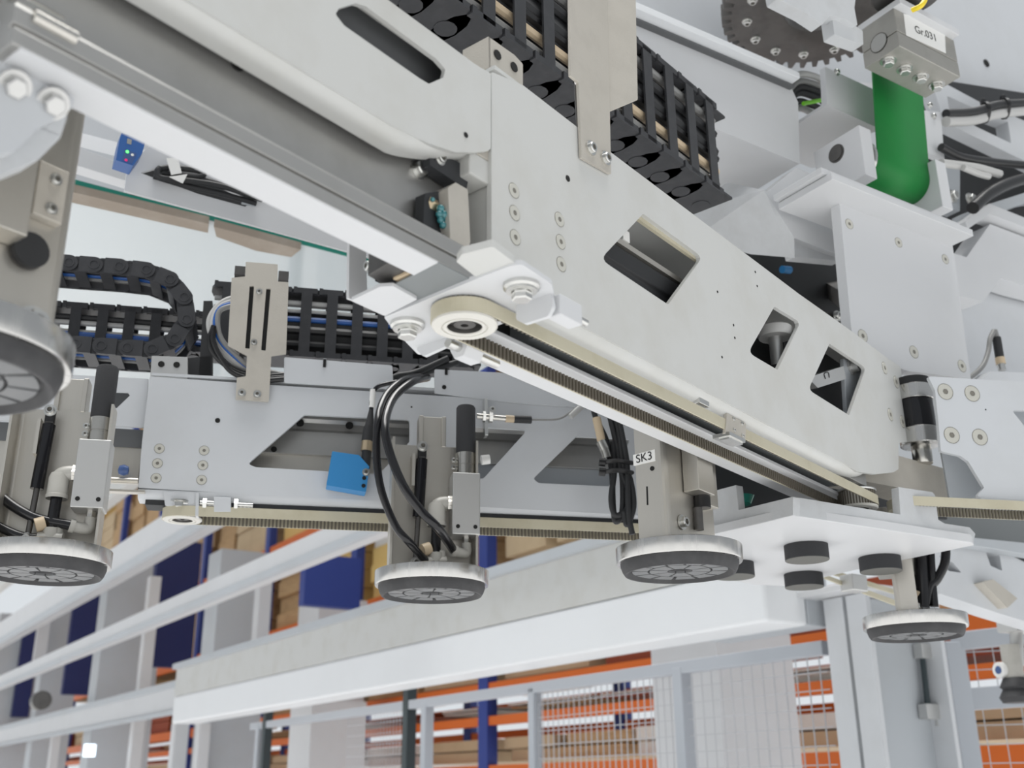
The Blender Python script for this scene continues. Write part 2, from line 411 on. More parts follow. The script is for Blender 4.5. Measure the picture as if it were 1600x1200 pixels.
# inside: dark profile rail seen through the windows
b = MB()
b.sweep([(-.01, .40), (.016, .40), (.016, .447), (.013, .450), (.013, .478), (.016, .481), (.016, .500), (-.01, .505)], A(.10, 0, 0), A(.43, 0, 0))
for v in b.v: pass
obj('inner_rail', b, 'black_matte', arm, .001)
b = MB(); b.bar(A(.12, -.035, .395), A(.80, -.035, .395), .03, .025); obj('inner_bar', b, 'slate', arm, .001)
b = MB(); slab(b, .3662, [(713, 409), (722, 397), (770, 385), (806, 412), (745, 434)], .006, r=.003); obj('end_foot', b, 'white', arm, .001)
b = MB(); b.bar(A(.14, .028, .5385), A(.42, .028, .5365), .004, .010); obj('inner_strip', b, 'belt', arm); b = MB(); b.bar(A(.14, .006, .507), A(.43, .006, .507), .02, .006); obj('steel_ledge', b, 'steel', arm)
b = MB(); b.box(A(.225, .012, .517), .012, .01, .012, YA); obj('tag', b, 'label', arm)
# end block, left end of the arm
b = MB(); b.prism([A(-.004, .03, .49), A(-.004, -.03, .49), A(-.004, -.03, .372), A(-.004, .03, .372)], a * .004, r=.004); obj('end_plate', b, 'white', arm, .001)
b = MB(); b.box(A(-.018, .004, .475), .026, .055, .022, YA); obj('end_stop', b, 'white', arm, .0015)
b = MB(); b.box(A(-.018, .004, .492), .026, .055, .012, YA); obj('end_stop', b, 'steel_matte', arm, .001)
for p in [(803, 298), (804, 333), (805, 371), (874, 343), (876, 378), (877, 413)]: screw(arm, PA, *p, CSK6)
for p in [(1382, 575), (1400, 597), (1391, 648), (1410, 659)]: screw(arm, PA, *p, CSK6, sc=1.35)
for p in [(887, 279)]: screw(arm, PA, *p, DOT, 'drilled_hole', 1.3)
for p in [(1180, 425), (1183, 447), (1121, 456), (1146, 508), (1148, 528), (1128, 558)]: screw(arm, PA, *p, DOTS, 'drilled_hole')
# tab with two holes on the top edge
tb = thing('end_tab', 'small beige steel tab with two holes on the big arm end', 'bracket')
T = shift(PA, -.012)
b = MB(); plate(b, T, [(763, 57), (804, 86), (817, 100), (817, 140), (764, 112)], .004, r=.002); obj('tab_plate', b, 'steel_matte', tb, .0006)
b = MB(); b.prism(poly(T, [(763, 57), (764, 106)]) + [on(764, 106, T) - nA * .03 - a * .012, on(763, 57, T) - nA * .03 - a * .012], a * .003); obj('tab_side', b, 'steel_matte', tb)
for p in [(777, 86), (803, 105)]: inst('drilled_hole', DOT, tb, on(*p, shift(T, .0003)), nA, sc=2.0)
# ---- lower pulley bracket plate
pb = thing('pulley_bracket', 'white folded bracket plate with two hex bolts under the big arm', 'bracket')
b = MB(); slab(b, .3645, [(600, 496), (751, 433), (799, 415), (816, 413), (862, 444), (866, 462), (800, 500), (700, 540), (655, 556), (612, 512)], .004, r=.004); obj('base_plate', b, 'white_clean', pb, .0006)
zb = .3645
for q, nm in (((637, 505), 0), ((815, 445), 1)):
    c = onz(*q, zb); inst('hex_bolt', HEX, pb, c, -ZU, x=a, sc=1.0)
    k = MB(); k.lathe(c, -ZU, [(.0145, 0), (.0145, .003), (.0125, .0045), (.0, .0045)], 28); obj('washer', k, 'zinc', pb)
    c2 = c - ZU * .0045; inst('hex_bolt', HEX, pb, c2, -ZU, x=a, sc=.95)
tp = (onz(700, 541, .3645), a)
def tabpl(px, py): return (onz(px, py, .3645), -a)
for q, pts in (((690, 530), [(652, 514), (690, 503), (708, 524), (707, 536), (661, 557), (652, 548)]), ((850, 462), [(807, 471), (858, 450), (864, 478), (856, 494), (819, 506), (806, 499)])):
    b = MB(); P_ = tabpl(*q); b.prism(poly(P_, pts), a * .004, r=.004); obj('bent_tab', b, 'white_clean', pb, .0006)
c = onz(735, 545, .357)
b = MB(); c0 = onz(712, 541, .352); b.cyl(c0 - a * .01, c0 + a * .055, .004, 16); obj('tension_screw', b, 'zinc', pb)
b = MB(); b.lathe(c0 + a * .004, a, [(0, 0), (.0105, 0), (.0105, .022), (0, .022)], 6, False); obj('tension_nut', b, 'white_clean', pb, .001)
b = MB(); c1 = onz(882, 487, .358); b.box(c1, .03, .014, .018, YA); obj('tension_block', b, 'white_clean', pb, .001)
b = MB(); b.cyl(c1 + a * .01, c1 + a * .03, .003, 12); obj('tension_screw', b, 'zinc', pb)
# ---- toothed pulley and belt
def pulley(name, label, c, r, h, teeth=36):
    t = thing(name, label, 'pulley')
    b = MB(); b.lathe(c, ZU, [(r * .54, .0005), (r * .56, -.0005), (r * .60, -.0005), (r * .66, -.0005), (r * .665, .0006), (r * .72, .0006), (r * .725, -.0005), (r * .96, -.0005), (r * 1.02, .0008), (r * 1.02, .0028), (r * .9, .003), (r * .9, h)], 48); obj('lower_flange', b, 'pulley', t)
    b = MB(); b.lathe(c + ZU * (h + .001), ZU, [(0, 0), (r * 1.0, 0), (r * 1.02, .001), (r * 1.02, .0025), (0, .0025)], 48); obj('upper_flange', b, 'zinc', t)
    b = MB()
    for i in range(teeth):
        q = 2 * math.pi * i / teeth; d = V((math.cos(q), math.sin(q), 0)); e = V((-d.y, d.x, 0))
        b.obox(c + d * r * .9 + ZU * (h / 2 + .001), d * r * .05, e * r * .035, ZU * (h / 2))
    obj('tooth_ring', b, 'tooth', t, kind='stuff')
    b = MB(); b.lathe(c, ZU, [(r * .55, .0002), (r * .52, .006), (r * .36, .006), (r * .34, .002), (r * .2, .002), (r * .2, .005), (0, .005)], 32); obj('bearing', b, 'gear', t)
    b = MB(); b.lathe(c + ZU * .0015, -ZU, [(r * .28, -.006), (r * .28, -.001), (r * .24, 0), (r * .12, 0)], 24); b.lathe(c + ZU * .0015, -ZU, [(r * .12, 0), (r * .12, -.004), (0, -.004)], 6, False); obj('axle_screw', b, 'gear', t)
    return t
rp = .0262; hb0, hb1 = .3505, .3625
pulley('belt_pulley', 'large cream belt pulley under the near end of the big arm', V((Pf.x, Pf.y, 1.5 + .3475)), rp, .0165)
def belt(name, label, c0, c1, r, h0, h1, pitch=.0052, th=.0014, tl=.0022, tw=.5, dens=1.0, nm='belt'):
    """closed toothed belt round two vertical pulleys, teeth inside"""
    t = thing(name, label, 'belt'); c0 = V((c0.x, c0.y, 0)); c1 = V((c1.x, c1.y, 0)); d = (c1 - c0); L = d.length; d = d / L; n = V((d.y, -d.x, 0)); Z = 1.5
    path = []; SA = 20
    def pt(s, side, rr): return c0 + d * s + n * side * rr
    loopo = []; 
    for k in range(SA + 1): q = math.pi / 2 + math.pi * k / SA; loopo.append((c0, q))
    for k in range(SA + 1): q = -math.pi / 2 + math.pi * k / SA; loopo.append((c1, q))
    def pos(e, rr): c, q = e; return c + (d * math.cos(q) + n * math.sin(q)) * rr
    vs = []; N = len(loopo)
    for e in loopo:
        for rr, h in ((r + th, h0), (r + th, h1), (r, h1), (r, h0)): p = pos(e, rr); vs.append(V((p.x, p.y, Z + h)))
    fs = []
    for i in range(N):
        j = (i + 1) % N
        for k in range(4): l = (k + 1) % 4; fs.append((i * 4 + k, i * 4 + l, j * 4 + l, j * 4 + k))
    b = MB(); b.add(vs, fs, False); obj('band', b, 'belt', t)
    b = MB(); m = int(L / pitch)
    for side in (1, -1):
        for i in range(m):
            s = (i + .5) * pitch; c = pt(s, side, r - tl / 2); b.obox(V((c.x, c.y, Z + (h0 + h1) / 2)), d * pitch * tw / 2, n * tl / 2, ZU * (h1 - h0) / 2)
    obj('teeth', b, 'tooth', t, kind='stuff')
    return t
belt('toothed_belt', 'cream toothed belt running under the whole big arm', Pf, Ph, rp, hb0, hb1)
pulley('belt_pulley', 'toothed drive pulley above the white hub plate at the far end of the big arm', V((Ph.x, Ph.y, 1.5 + .3465)), rp * 1.0, .022, 40)
# belt clamp carriage on the front run
cl = thing('belt_clamp', 'steel belt clamp with four rivets on the belt beneath the big arm', 'clamp')
Pc = shift(PA, -.006)
b = MB(); plate(b, Pc, [(1136, 645), (1166, 662), (1165, 690), (1134, 677)], .004); obj('clamp_plate', b, 'steel_matte', cl, .0005)
for p in [(1146, 655), (1159, 662), (1147, 672), (1160, 681)]: inst('rivet', CAPT, cl, on(*p, Pc), nA, sc=.55)
b = MB(); c = on(1147, 684, Pc); b.box(c - nA * .006, .035, .02, .004, YA); b.box(c - nA * .004 - ZU * .003, .03, .012, .003, YA); obj('clamp_foot', b, 'zinc', cl)
b = MB(); c = on(1100, 633, Pc); b.box(c - nA * .006 + ZU * .003, .02, .014, .006, YA); obj('clamp_lug', b, 'zinc', cl, .0006)
oc = onz(915, 574, .385)
b = MB(); b.lathe(oc, ZU, [(0, 0), (.011, 0), (.012, .001), (.012, .008), (.006, .009), (.006, .02), (0, .02)], 24); tag(obj('orange_plug', b, 'orange'), 'round orange plug between the two belt runs of the big arm', 'plug')
# ================================================================== inner sliding rail with stainless channel (continues towards the lens)
sb = thing('slotted_beam', 'white sheet beam with one long slot running off the top left', 'machine beam')
PD = shift(PA, .0015)
b = MB(); plate(b, PD, [(120, -300), (600, 0), (677, 57), (750, 105), (767, 114), (767, 232), (762, 236), (740, 238), (712, 238), (670, 224), (612, 196), (400, 66), (275, -10), (100, -115)], .004,
               [[(524, 22), (530, 13), (556, 5), (572, 10), (682, 92), (696, 108), (693, 121), (670, 131), (655, 122), (538, 40)]], r=.004, rh=.002)
obj('face_plate', b, 'white', sb)
b = MB(); bend(b, -.47, -.11, .0365, .451, .012, .022, .004); obj('lower_bend', b, 'white', sb)
b = MB(); bend_loft(b, [(-.11 + .008 * i, .0365 - .0002 * i, .451 + .030 * (i / 10) ** 1.3, .012, .022 - .0006 * i) for i in range(11)]); obj('lower_bend', b, 'white', sb)
b = MB(); b.bar(A(-.6, .0, .566), A(-.01, .0, .566), .07, .004); obj('top_flange', b, 'white', sb)
b = MB(); b.prism([A(-.6, .016, .562), A(-.02, .016, .562), A(-.02, .016, .475), A(-.6, .016, .475)], -nA * .003); obj('inner_plate', b, 'dark_grey', sb)
inst('drilled_hole', DOT, sb, on(728, 211, shift(PD, .0003)), nA, sc=1.0)
b = MB(); p = on(620, 97, shift(PD, -.03)); b.box(p - ZU * .008, .016, .01, .01, YA); b.box(p + a * .028 - ZU * .012, .012, .01, .01, YA); obj('cable_tag', b, 'label', sb)
sl = thing('slide_channel', 'dull stainless slide channel with white underside at upper left', 'slide rail')
b = MB()
sec = [(.006, .470), (.006, .412), (.012, .405), (.020, .402), (.030, .3965), (.031, .394), (.031, .3835), (.027, .3825), (.027, .380), (.034, .379), (.034, .3685), (.004, .3685), (-.006, .40), (-.006, .470)]
def sweepA(mb, sec, s0, s1):
    N = len(sec); vs = [A(s0, p, q) for p, q in sec] + [A(s1, p, q) for p, q in sec]
    fs = [(k, (k + 1) % N, (k + 1) % N + N, k + N) for k in range(N)]
    for cap in (0, N):
        for q in geometry.tessellate_polygon([[V((x, y, 0)) for x, y in sec]]): fs.append(tuple(cap + i for i in q))
    mb.add(vs, fs)
sweepA(b, sec, -.40, -.005); obj('channel_web', b, 'steel_rail', sl, .0008)
b = MB(); b.prism([A(-.395, .0345, .3672), A(-.070, .0345, .3672), A(-.066, .006, .3672), A(-.395, .006, .3672)], ZU * .0012); obj('underside_strip', b, 'white_clean', sl)
b = MB(); b.prism([A(-.070, .0345, .3674), A(-.006, .0345, .3674), A(-.006, -.03, .3674), A(-.062, -.03, .3674)], ZU * .001); obj('dark_reflection', b, 'slate', sl)  # dark slab painting the dark reflection in the steel underside
b = MB(); b.cyl(A(-.39, .030, .3935), A(-.365, .030, .3935), .0045, 16); obj('ridge_highlight', b, 'nickel', sl)  # short bright rod painting the highlight on the channel ridge
Pw = shift(PA, -.035 + .006)
for p in [(371, 98)]: inst('hole_plug', DOT, sl, on(*p, shift(Pw, .0005)), nA, sc=2.6)
inst('cap_screw', CAPS, sl, on(653, 266, Pw), nA, sc=1.4)
# guide carriage with grease
gc = thing('guide_carriage', 'grease-smeared steel guide carriage at the end of the slide channel', 'guide carriage')
b = MB(); plate(b, shift(PA, -.006), [(700, 293), (712, 285), (731, 296), (735, 378), (729, 396), (704, 382)], .03, r=.002); obj('carriage_body', b, 'steel_matte', gc, .001)
b = MB(); plate(b, shift(PA, -.016), [(664, 302), (702, 296), (706, 390), (690, 392), (660, 374)], .01, r=.001); obj('recess_shade', b, 'dark_gap', gc)  # dark sheet painting the shaded recess beside the carriage body
b = MB(); b.lathe(on(672, 322, shift(PA, -.02)), -a, [(.0, -.004), (.007, -.004), (.007, .004), (.004, .006), (0, .006)], 6, False); obj('grease_nipple', b, 'brass', gc)
random.seed(3); b = MB()
for p, r_ in (((688, 326), .0035), ((693, 336), .004), ((697, 346), .0036), ((692, 352), .003), ((686, 335), .003), ((698, 356), .0028), ((676, 312), .002), ((688, 344), .0028)):
    c = on(*p, shift(PA, -.012)); b.lathe(c - ZU * r_, ZU, [(r_ * math.sin(math.pi * k / 6), r_ * (1 - math.cos(math.pi * k / 6))) for k in range(7)], 12)
obj('grease', b, 'grease', gc, kind='stuff')
inst('cap_screw', CAPT, gc, on(690, 374, shift(PA, -.012)), -a, sc=1.0); inst('cap_screw', CAPT, gc, on(697, 303, shift(PA, -.012)), -a, sc=1.2)
b = MB(); b.prism(poly(shift(PA, -.014), [(671, 232), (735, 262), (729, 296), (672, 258)]), -nA * .012); obj('recess_shade_block', b, 'dark_gap', gc)  # dark block painting the recess shade under the slotted beam
inst('cap_screw', CAPS, gc, on(687, 249, shift(PA, -.0138)), nA, sc=.9)
# rear bearing block held in a white angle
an = thing('angle_bracket', 'white open angle bracket at the rear left of the big arm', 'bracket')
Pr = shift(PA, -.12)
b = MB(); plate(b, Pr, [(546, 377), (556, 380), (572, 388), (574, 462), (556, 470), (545, 466)], .003, r=.001); obj('angle_web', b, 'white_clean', an, .0008)
b = MB(); slab(b, .3645, [(548, 470), (594, 448), (614, 447), (652, 468), (601, 494)], .003, r=.002); obj('angle_foot', b, 'white_clean', an, .0008)
bb = thing('bearing_block', 'dark steel bearing block with screws inside the white angle bracket', 'bearing')
b = MB(); slab(b, .372, [(574, 431), (618, 404), (640, 420), (600, 446)], .022); obj('block', b, 'gear', bb, .001)
b = MB(); slab(b, .370, [(614, 437), (645, 424), (669, 446), (650, 453)], .006); obj('slider_pad', b, 'beige', bb, .0005)
b = MB(); slab(b, .378, [(585, 440), (660, 400), (740, 436), (660, 470)], .03); obj('rail_end', b, 'black_matte', bb, .001)
for p in [(580, 417), (603, 411)]: inst('cap_screw', CAPS, bb, onz(*p, .388), -a - nA * .3, sc=1.0)
# ================================================================== second arm behind, nearly square to the lens
YB = 78.0; Pb = onz(285, 813, .35); bd = dirv(YB); nB = V((bd.y, -bd.x, 0))
def B(s, n, h): return V((Pb.x, Pb.y, 1.5 + h)) + bd * s + nB * n
PBF = vpl(YB, Pb, .022)
ab = thing('telescopic_arm', 'pale grey arm with slanted windows running level behind the hanging suction cups', 'machine arm')
b = MB(); plate(b, PBF, [(234, 588), (400, 600), (662, 617), (905, 632), (1010, 638), (1010, 806), (955, 803), (800, 795), (600, 783), (400, 773), (216, 762), (222, 690)], .005,
               [[(387, 725), (476, 648), (640, 656), (640, 690), (592, 741), (400, 730)], [(742, 667), (824, 672), (755, 748), (738, 746)], [(833, 748), (901, 682), (985, 686), (952, 760), (842, 755)]], r=.002, rh=.004)
obj('face_plate', b, 'white_blue', ab)
b = MB()
hb_ = .374
secB = []
for k in range(7): q = math.pi / 2 * k / 6; secB.append((.022 - .012 + .012 * math.cos(q), hb_ + .012 - .012 * math.sin(q)))
secB += [(-.012, hb_), (-.012, hb_ + .005), (.008, hb_ + .005), (.016, hb_ + .014)]
def sweepB(mb, sec, s0, s1, smooth=False):
    N = len(sec); vs = [B(s0, p, q) for p, q in sec] + [B(s1, p, q) for p, q in sec]
    fs = [(k, (k + 1) % N, (k + 1) % N + N, k + N) for k in range(N)]
    for cap in (0, N):
        for q in geometry.tessellate_polygon([[V((x, y, 0)) for x, y in sec]]): fs.append(tuple(cap + i for i in q))
    mb.add(vs, fs, True)
sweepB(b, secB, -.06, .72); obj('lower_bend', b, 'white_blue', ab)
b = MB(); b.bar(B(-.05, -.004, .3705), B(.72, -.004, .3705), .034, .007); obj('gap_shade_bar', b, 'dark_gap', ab)  # dark bar painting the shade in the gap below the bend
b = MB(); b.bar(B(-.06, -.03, .555), B(.72, -.03, .562), .10, .004); obj('top_flange', b, 'white_blue', ab)
b = MB(); sweepB(b, [(-.03, .556), (-.022, .556), (-.022, .515), (-.026, .510), (-.026, .50), (-.022, .495), (-.022, .46), (-.03, .46)], -.05, .72); obj('inner_rail', b, 'steel_rail', ab, .0006)
b = MB(); sweepB(b, [(-.036, .47), (-.030, .47), (-.030, .405), (-.012, .398), (-.012, .392), (-.036, .392)], -.05, .40); obj('inner_channel', b, 'steel', ab)
b = MB(); sweepB(b, [(-.036, .47), (-.030, .47), (-.030, .435), (-.036, .435)], .40, .72); obj('inner_channel', b, 'grey_paint', ab)
PBi = shift(PBF, -.043)
for p in [(469, 661), (546, 665), (428, 702)]: inst('drilled_hole', DOT, ab, on(*p, PBi), nB, sc=2.4 if p[0] != 428 else 1.8)
for p in [(249, 701), (319, 704), (246, 724), (317, 727), (244, 747), (315, 750)]: screw(ab, PBF, *p, CSK6)
screw(ab, PBF, 340, 657, DOT, 'drilled_hole', 1.5); screw(ab, PBF, 643, 636, DOTS, 'drilled_hole')
b = MB(); b.prism([B(-.055, .018, .452), B(-.055, -.05, .452), B(-.055, -.05, .382), B(-.055, .018, .382)], -bd * .006); obj('rubber_edge', b, 'black_matte', ab, .001)
b = MB(); b.lathe(on(197, 735, PBF), -bd, [(.0, -.004), (.0055, -.003), (.008, .003), (.006, .009), (0, .011)], 16); obj('end_buffer', b, 'sensor_dark', ab)
b = MB(); c = on(180, 750, PBF); b.cyl(c - bd * .03, c + bd * .03, .004, 12); c = on(185, 768, PBF); b.bar(c - bd * .03, c + bd * .035, .014, .003); obj('end_rod', b, 'steel', ab)
# cover plates on its top edge
PBt = shift(PBF, .004)
cp = thing('cover_plate', 'flat grey cover plate with notch on the rear arm left of the hoses', 'cover plate')
b = MB(); plate(b, PBt, [(444, 558), (613, 571), (615, 608), (444, 598)], .003, [[(505, 560), (510, 560), (510, 570), (505, 570)]], r=.0025, rh=.001); obj('plate', b, 'white_blue', cp, .0005)
b = MB(); c = on(507, 568, PBt); b.box(c, .004, .006, .012, YB); obj('notch_pin', b, 'hole', cp)
cp = thing('cover_plate', 'long grey cover plate on the rear arm behind the black silencer', 'cover plate')
b = MB(); plate(b, PBt, [(679, 577), (800, 583), (960, 604), (960, 640), (800, 629), (679, 614)], .003, r=.0025); obj('plate', b, 'white_blue', cp, .0005)
screw(cp, shift(PBt, .0003), 694, 605, DOT, 'drilled_hole', 1.4); b = MB(); c = on(697, 581, PBt); b.box(c, .004, .006, .010, YB); obj('notch_pin', b, 'hole', cp)
tb = thing('end_tab', 'small light steel tab with two holes on the rear arm left end', 'bracket')
b = MB(); plate(b, shift(PBF, -.004), [(237, 556), (293, 558), (293, 592), (235, 588)], .012, r=.001); obj('tab_plate', b, 'alu_block', tb, .0008)
for p in [(252, 569), (276, 570)]: inst('drilled_hole', DOT, tb, on(*p, shift(PBF, -.0037)), nB, sc=1.9)
# rear arm pulley, its bracket, belt
pulley('belt_pulley', 'smaller looking cream belt pulley under the rear arm left end', V((Pb.x, Pb.y, 1.5 + .3495)), rp * .98, .0165)
belt('toothed_belt', 'cream toothed belt under the rear arm', Pb, Pb + bd * .95, rp, .3505, .3645)
pb2 = thing('pulley_bracket', 'small white bracket with bolts above the rear arm pulley', 'bracket')
b = MB(); plate(b, shift(PBF, .003), [(255, 768), (310, 770), (312, 792), (258, 790)], .003, r=.002); obj('bracket_plate', b, 'white_blue', pb2, .0005)
b = MB(); slab(b, .369, [(258, 793), (312, 795), (318, 812), (262, 810)], .003); obj('base_plate', b, 'white_blue', pb2)
b = MB(); plate(b, shift(PBF, .006), [(306, 770), (311, 770), (310, 806), (305, 806)], .02); obj('bent_tab', b, 'white_blue', pb2)
b = MB(); plate(b, shift(PBF, .006), [(334, 776), (361, 777), (361, 800), (334, 800)], .01); obj('tension_block', b, 'white_blue', pb2, .001)
inst('hex_bolt', HEX, pb2, onz(281, 783, .372), -ZU, x=bd, sc=1.0)
b = MB(); c = on(372, 789, shift(PBF, .002)); b.cyl(c, c + bd * .02, .0035, 12); obj('tension_screw', b, 'zinc', pb2); b = MB(); c = on(322, 786, shift(PBF, .002)); b.cyl(c - bd * .008, c + bd * .012, .0035, 12); obj('tension_screw', b, 'zinc', pb2)
for p in [(317, 787), (366, 788)]:
    b = MB(); c = on(*p, shift(PBF, .002)); b.lathe(c, bd, [(0, 0), (.0075, 0), (.0075, .005), (0, .005)], 6, False); obj('lock_nut', b, 'zinc', pb2)
# ================================================================== suction cup units
def cup_parts(t, c, small=False):
    """aluminium ring, rubber lip and patterned pad; c = centre of the ring's top"""
    b = MB(); b.lathe(c, -ZU, [(0, 0), (.072, 0), (.075, .0012), (.075, .018), (.0742, .0195), (.068, .0195)], 96); obj('clamp_ring', b, 'alu', t)
    b = MB(); b.lathe(c, -ZU, [(.0700, .0185), (.0702, .022), (.0680, .0285), (.0655, .0325), (.0630, .0325), (.0600, .0275), (.0585, .0265)], 64); lip = obj('sealing_lip', b, 'rubber', t)
    b = MB(); b.lathe(c, -ZU, [(.0590, .0262), (.012, .0262), (.010, .024), (0, .024)], 48); pad = obj('pad', b, 'rubber', t)
    def lug(r0, r1, a0, a1, n=4):
        b = MB(); o = []
        for k in range(n + 1): q = a0 + (a1 - a0) * k / n; o.append(c + V((math.cos(q), math.sin(q), 0)) * r1)
        for k in range(n, -1, -1): q = a0 + (a1 - a0) * k / n; o.append(c + V((math.cos(q), math.sin(q), 0)) * r0)
        b.prism([p - ZU * .0260 for p in o], -ZU * .0028); obj('lug', b, 'rubber_pad', pad)
    for k in range(12):
        q = 2 * math.pi * k / 12; lug(.0385, .0565, q + .045, q + .478)
    for k in range(8):
        q = 2 * math.pi * k / 8 + .2; lug(.015, .036, q + .05, q + .735)
def suction_unit(label, c, ud, vd, full=True, tall=.178, group='suction cup units on the arms', fl=.04):
    t = thing('suction_unit', label, 'suction cup', group)
    W = lambda u, v, z: c + ud * u + vd * v + ZU * z
    ubox = lambda mb, u0, u1, v0, v1, z0, z1: mb.obox(W((u0 + u1) / 2, (v0 + v1) / 2, (z0 + z1) / 2), ud * (u1 - u0) / 2, vd * (v1 - v0) / 2, ZU * (z1 - z0) / 2)
    cup_parts(t, c)
    # U-shaped stainless holder with rounded corners
    hw, t_, vb = .0585, .003, -.022; rr = .008; o = [(-hw, vb + fl)]; i = [(-hw + t_, vb + fl)]
    for k in range(5): q = math.pi + math.pi / 2 * k / 4; o.append((-hw + rr + rr * math.cos(q), vb + rr + rr * math.sin(q))); i.append((-hw + rr + (rr - t_) * math.cos(q), vb + rr + (rr - t_) * math.sin(q)))
    for k in range(5): q = 1.5 * math.pi + math.pi / 2 * k / 4; o.append((hw - rr + rr * math.cos(q), vb + rr + rr * math.sin(q))); i.append((hw - rr + (rr - t_) * math.cos(q), vb + rr + (rr - t_) * math.sin(q)))
    o.append((hw, vb + fl)); i.append((hw - t_, vb + fl)); sec = o + i[::-1]
    b = MB(); b.prism([W(u, v, .0005) for u, v in sec], ZU * tall); hold = obj('holder', b, 'steel', t)
    b = MB(); ubox(b, -.019, .019, vb - .022, vb - .001, .06, tall + .045); ubox(b, -.019, -.013, vb - .006, vb + .004, tall, tall + .045); ubox(b, .013, .019, vb - .006, vb + .004, tall, tall + .045); obj('guide_profile', b, 'steel', t, .0008)
    if not full: return t, W, ubox
    # gas spring
    g = MB(); g.cyl(W(-.020, .0, .072), W(-.0165, .0, .153), .0078, 20); gs = obj('gas_spring', g, 'black_gloss', t, .001)
    g = MB(); g.cyl(W(-.0225, .0, .010), W(-.020, .0, .072), .0035, 14); obj('piston_rod', g, 'gear', gs)
    g = MB(); ubox(g, -.0225, -.0105, -.005, .005, .153, .176); obj('spring_eye', g, 'black', gs, .003)
    g = MB(); ubox(g, -.0275, -.0165, -.005, .005, .003, .018); obj('spring_eye', g, 'black', gs, .003)
    inst('cap_screw', CAPS, t, W(-.0165, .005, .170), vd, sc=1.25); inst('cap_screw', CAPS, t, W(-.0222, .005, .010), vd, sc=1.25)
    g = MB(); ubox(g, -.030, -.026, vb + .003, .004, .115, .16); obj('spring_lug', g, 'steel', t)
    # ejector: block, collar, silencer
    g = MB(); ubox(g, .0235, .061, -.013, .020, .047, .132); blk = obj('ejector_block', g, 'alu_block', t, .0012)
    for u in (.031, .0545): inst('drilled_hole', DOT, blk, W(u, .0202, .0575), vd, sc=1.15)
    g = MB(); g.lathe(W(.0435, .003, .132), ZU, [(.0138, 0), (.0138, .012), (.0130, .0125), (.0130, .014), (.0138, .0145), (.0138, .031), (.012, .032), (0, .032)], 32); obj('collar', g, 'nickel', t)
    g = MB(); g.lathe(W(.0435, .003, .163), ZU, [(.0128, 0), (.0134, .003), (.0134, .066), (.0118, .069), (0, .069)], 32); obj('silencer', g, 'foam', t)
    for z in (.143, .153): inst('cap_screw', CAPT, t, W(.027, .004, z), vd, sc=.9)
    # push-in elbow between block and cup
    g = MB(); g.lathe(W(.0045, .004, .060), ZU, [(.0125, 0), (.0130, .002), (.0130, .004), (.0120, .005), (.0118, .026), (.010, .031), (0, .033)], 28)
    g.tube([W(.0045, .004, .082), W(.006, .004, .089), (W(.014, .004, .092)), W(.024, .004, .092)], .0092, 18); el = obj('elbow_fitting', g, 'fitting', t)
    g = MB(); g.cyl(W(.019, .004, .092), W(.0235, .004, .092), .0105, 6); obj('union_nut', g, 'nickel', el)
    g = MB(); g.tube([W(.0045, .004, .064), W(.004, .004, .04), W(.004, .003, .018)], .0068, 14); obj('vacuum_hose', g, 'tube', t)
    # tee on the cup, side fittings
    g = MB(); g.cyl(W(-.010, .004, .011), W(.018, .004, .011), .0088, 18); g.cyl(W(.004, .004, -.001), W(.004, .004, .024), .0095, 18); g.cyl(W(.012, .004, .01), W(.012, .004, .027), .0055, 14); tee = obj('tee_fitting', g, 'fitting', t, .0008)
    g = MB(); g.cyl(W(-.014, .008, .026), W(-.004, .006, .030), .0085, 16); obj('release_ring', g, 'beige', tee)
    g = MB(); g.cyl(W(.0455, .002, .047), W(.0455, .002, .036), .0055, 6); obj('union_nut', g, 'nickel', t)
    g = MB(); g.tube([W(.0455, .002, .038), W(.0450, .004, .026), W(.036, .008, .025), W(.026, .010, .027)], .0068, 14); g.cyl(W(.030, .009, .0262), W(.0245, .0105, .0272), .0085, 16); obj('elbow_fitting', g, 'fitting', t)
    return t, W, ubox
c2 = onz(675, 893, .268)
su2, W2, _ = suction_unit('suction cup unit with two looping black hoses, hanging left of centre', c2, bd, nB)
c1 = onz(72, 858, .268)
settle(su2); copy_tree(su2, c1 - c2, label='suction cup unit cut by the left picture edge, below the black cable loop')
# hoses of those two units
def hose(label, pts, r, m='tube', cat='hose', group=None, name='hose'):
    g = MB(); g.tube(pts, r, 12, 10); return tag(obj(name, g, m), label, cat, group)
Q = shift(PBF, .135); Q1 = shift(PBF, .06)
e0, e1_ = W2(-.008, .006, .011), W2(.027, .010, .027); e1 = e1_
hose('outer black air hose looping down beside the blue box sensor', [on(660, 588, shift(PBF, .0)), on(630, 594, Q1), on(602, 620, shift(PBF, .10)), on(590, 660, Q), on(589, 720, Q), on(597, 770, Q), on(618, 822, Q), on(640, 848, Q), e0], .0052)
hose('inner black air hose curving across the gas spring to the ejector', [on(668, 590, shift(PBF, .0)), on(645, 596, Q1), on(615, 622, shift(PBF, .10)), on(602, 660, shift(PBF, .14)), on(607, 700, shift(PBF, .155)), on(628, 755, shift(PBF, .165)), on(656, 796, shift(PBF, .165)), on(685, 826, shift(PBF, .16)), e1], .0058)
ofs = c1 - c2
hose('thick black air hose entering from the left picture edge', [e1 + ofs + V((-.16, -.01, .11)), e1 + ofs + V((-.10, 0, .045)), e1 + ofs + V((-.05, 0, .012)), e1 + ofs], .0062)
hose('dark hose at the very left edge beside the cup ring', [e0 + ofs + V((-.09, 0, .035)), e0 + ofs + V((-.03, 0, .006)), e0 + ofs], .0055)
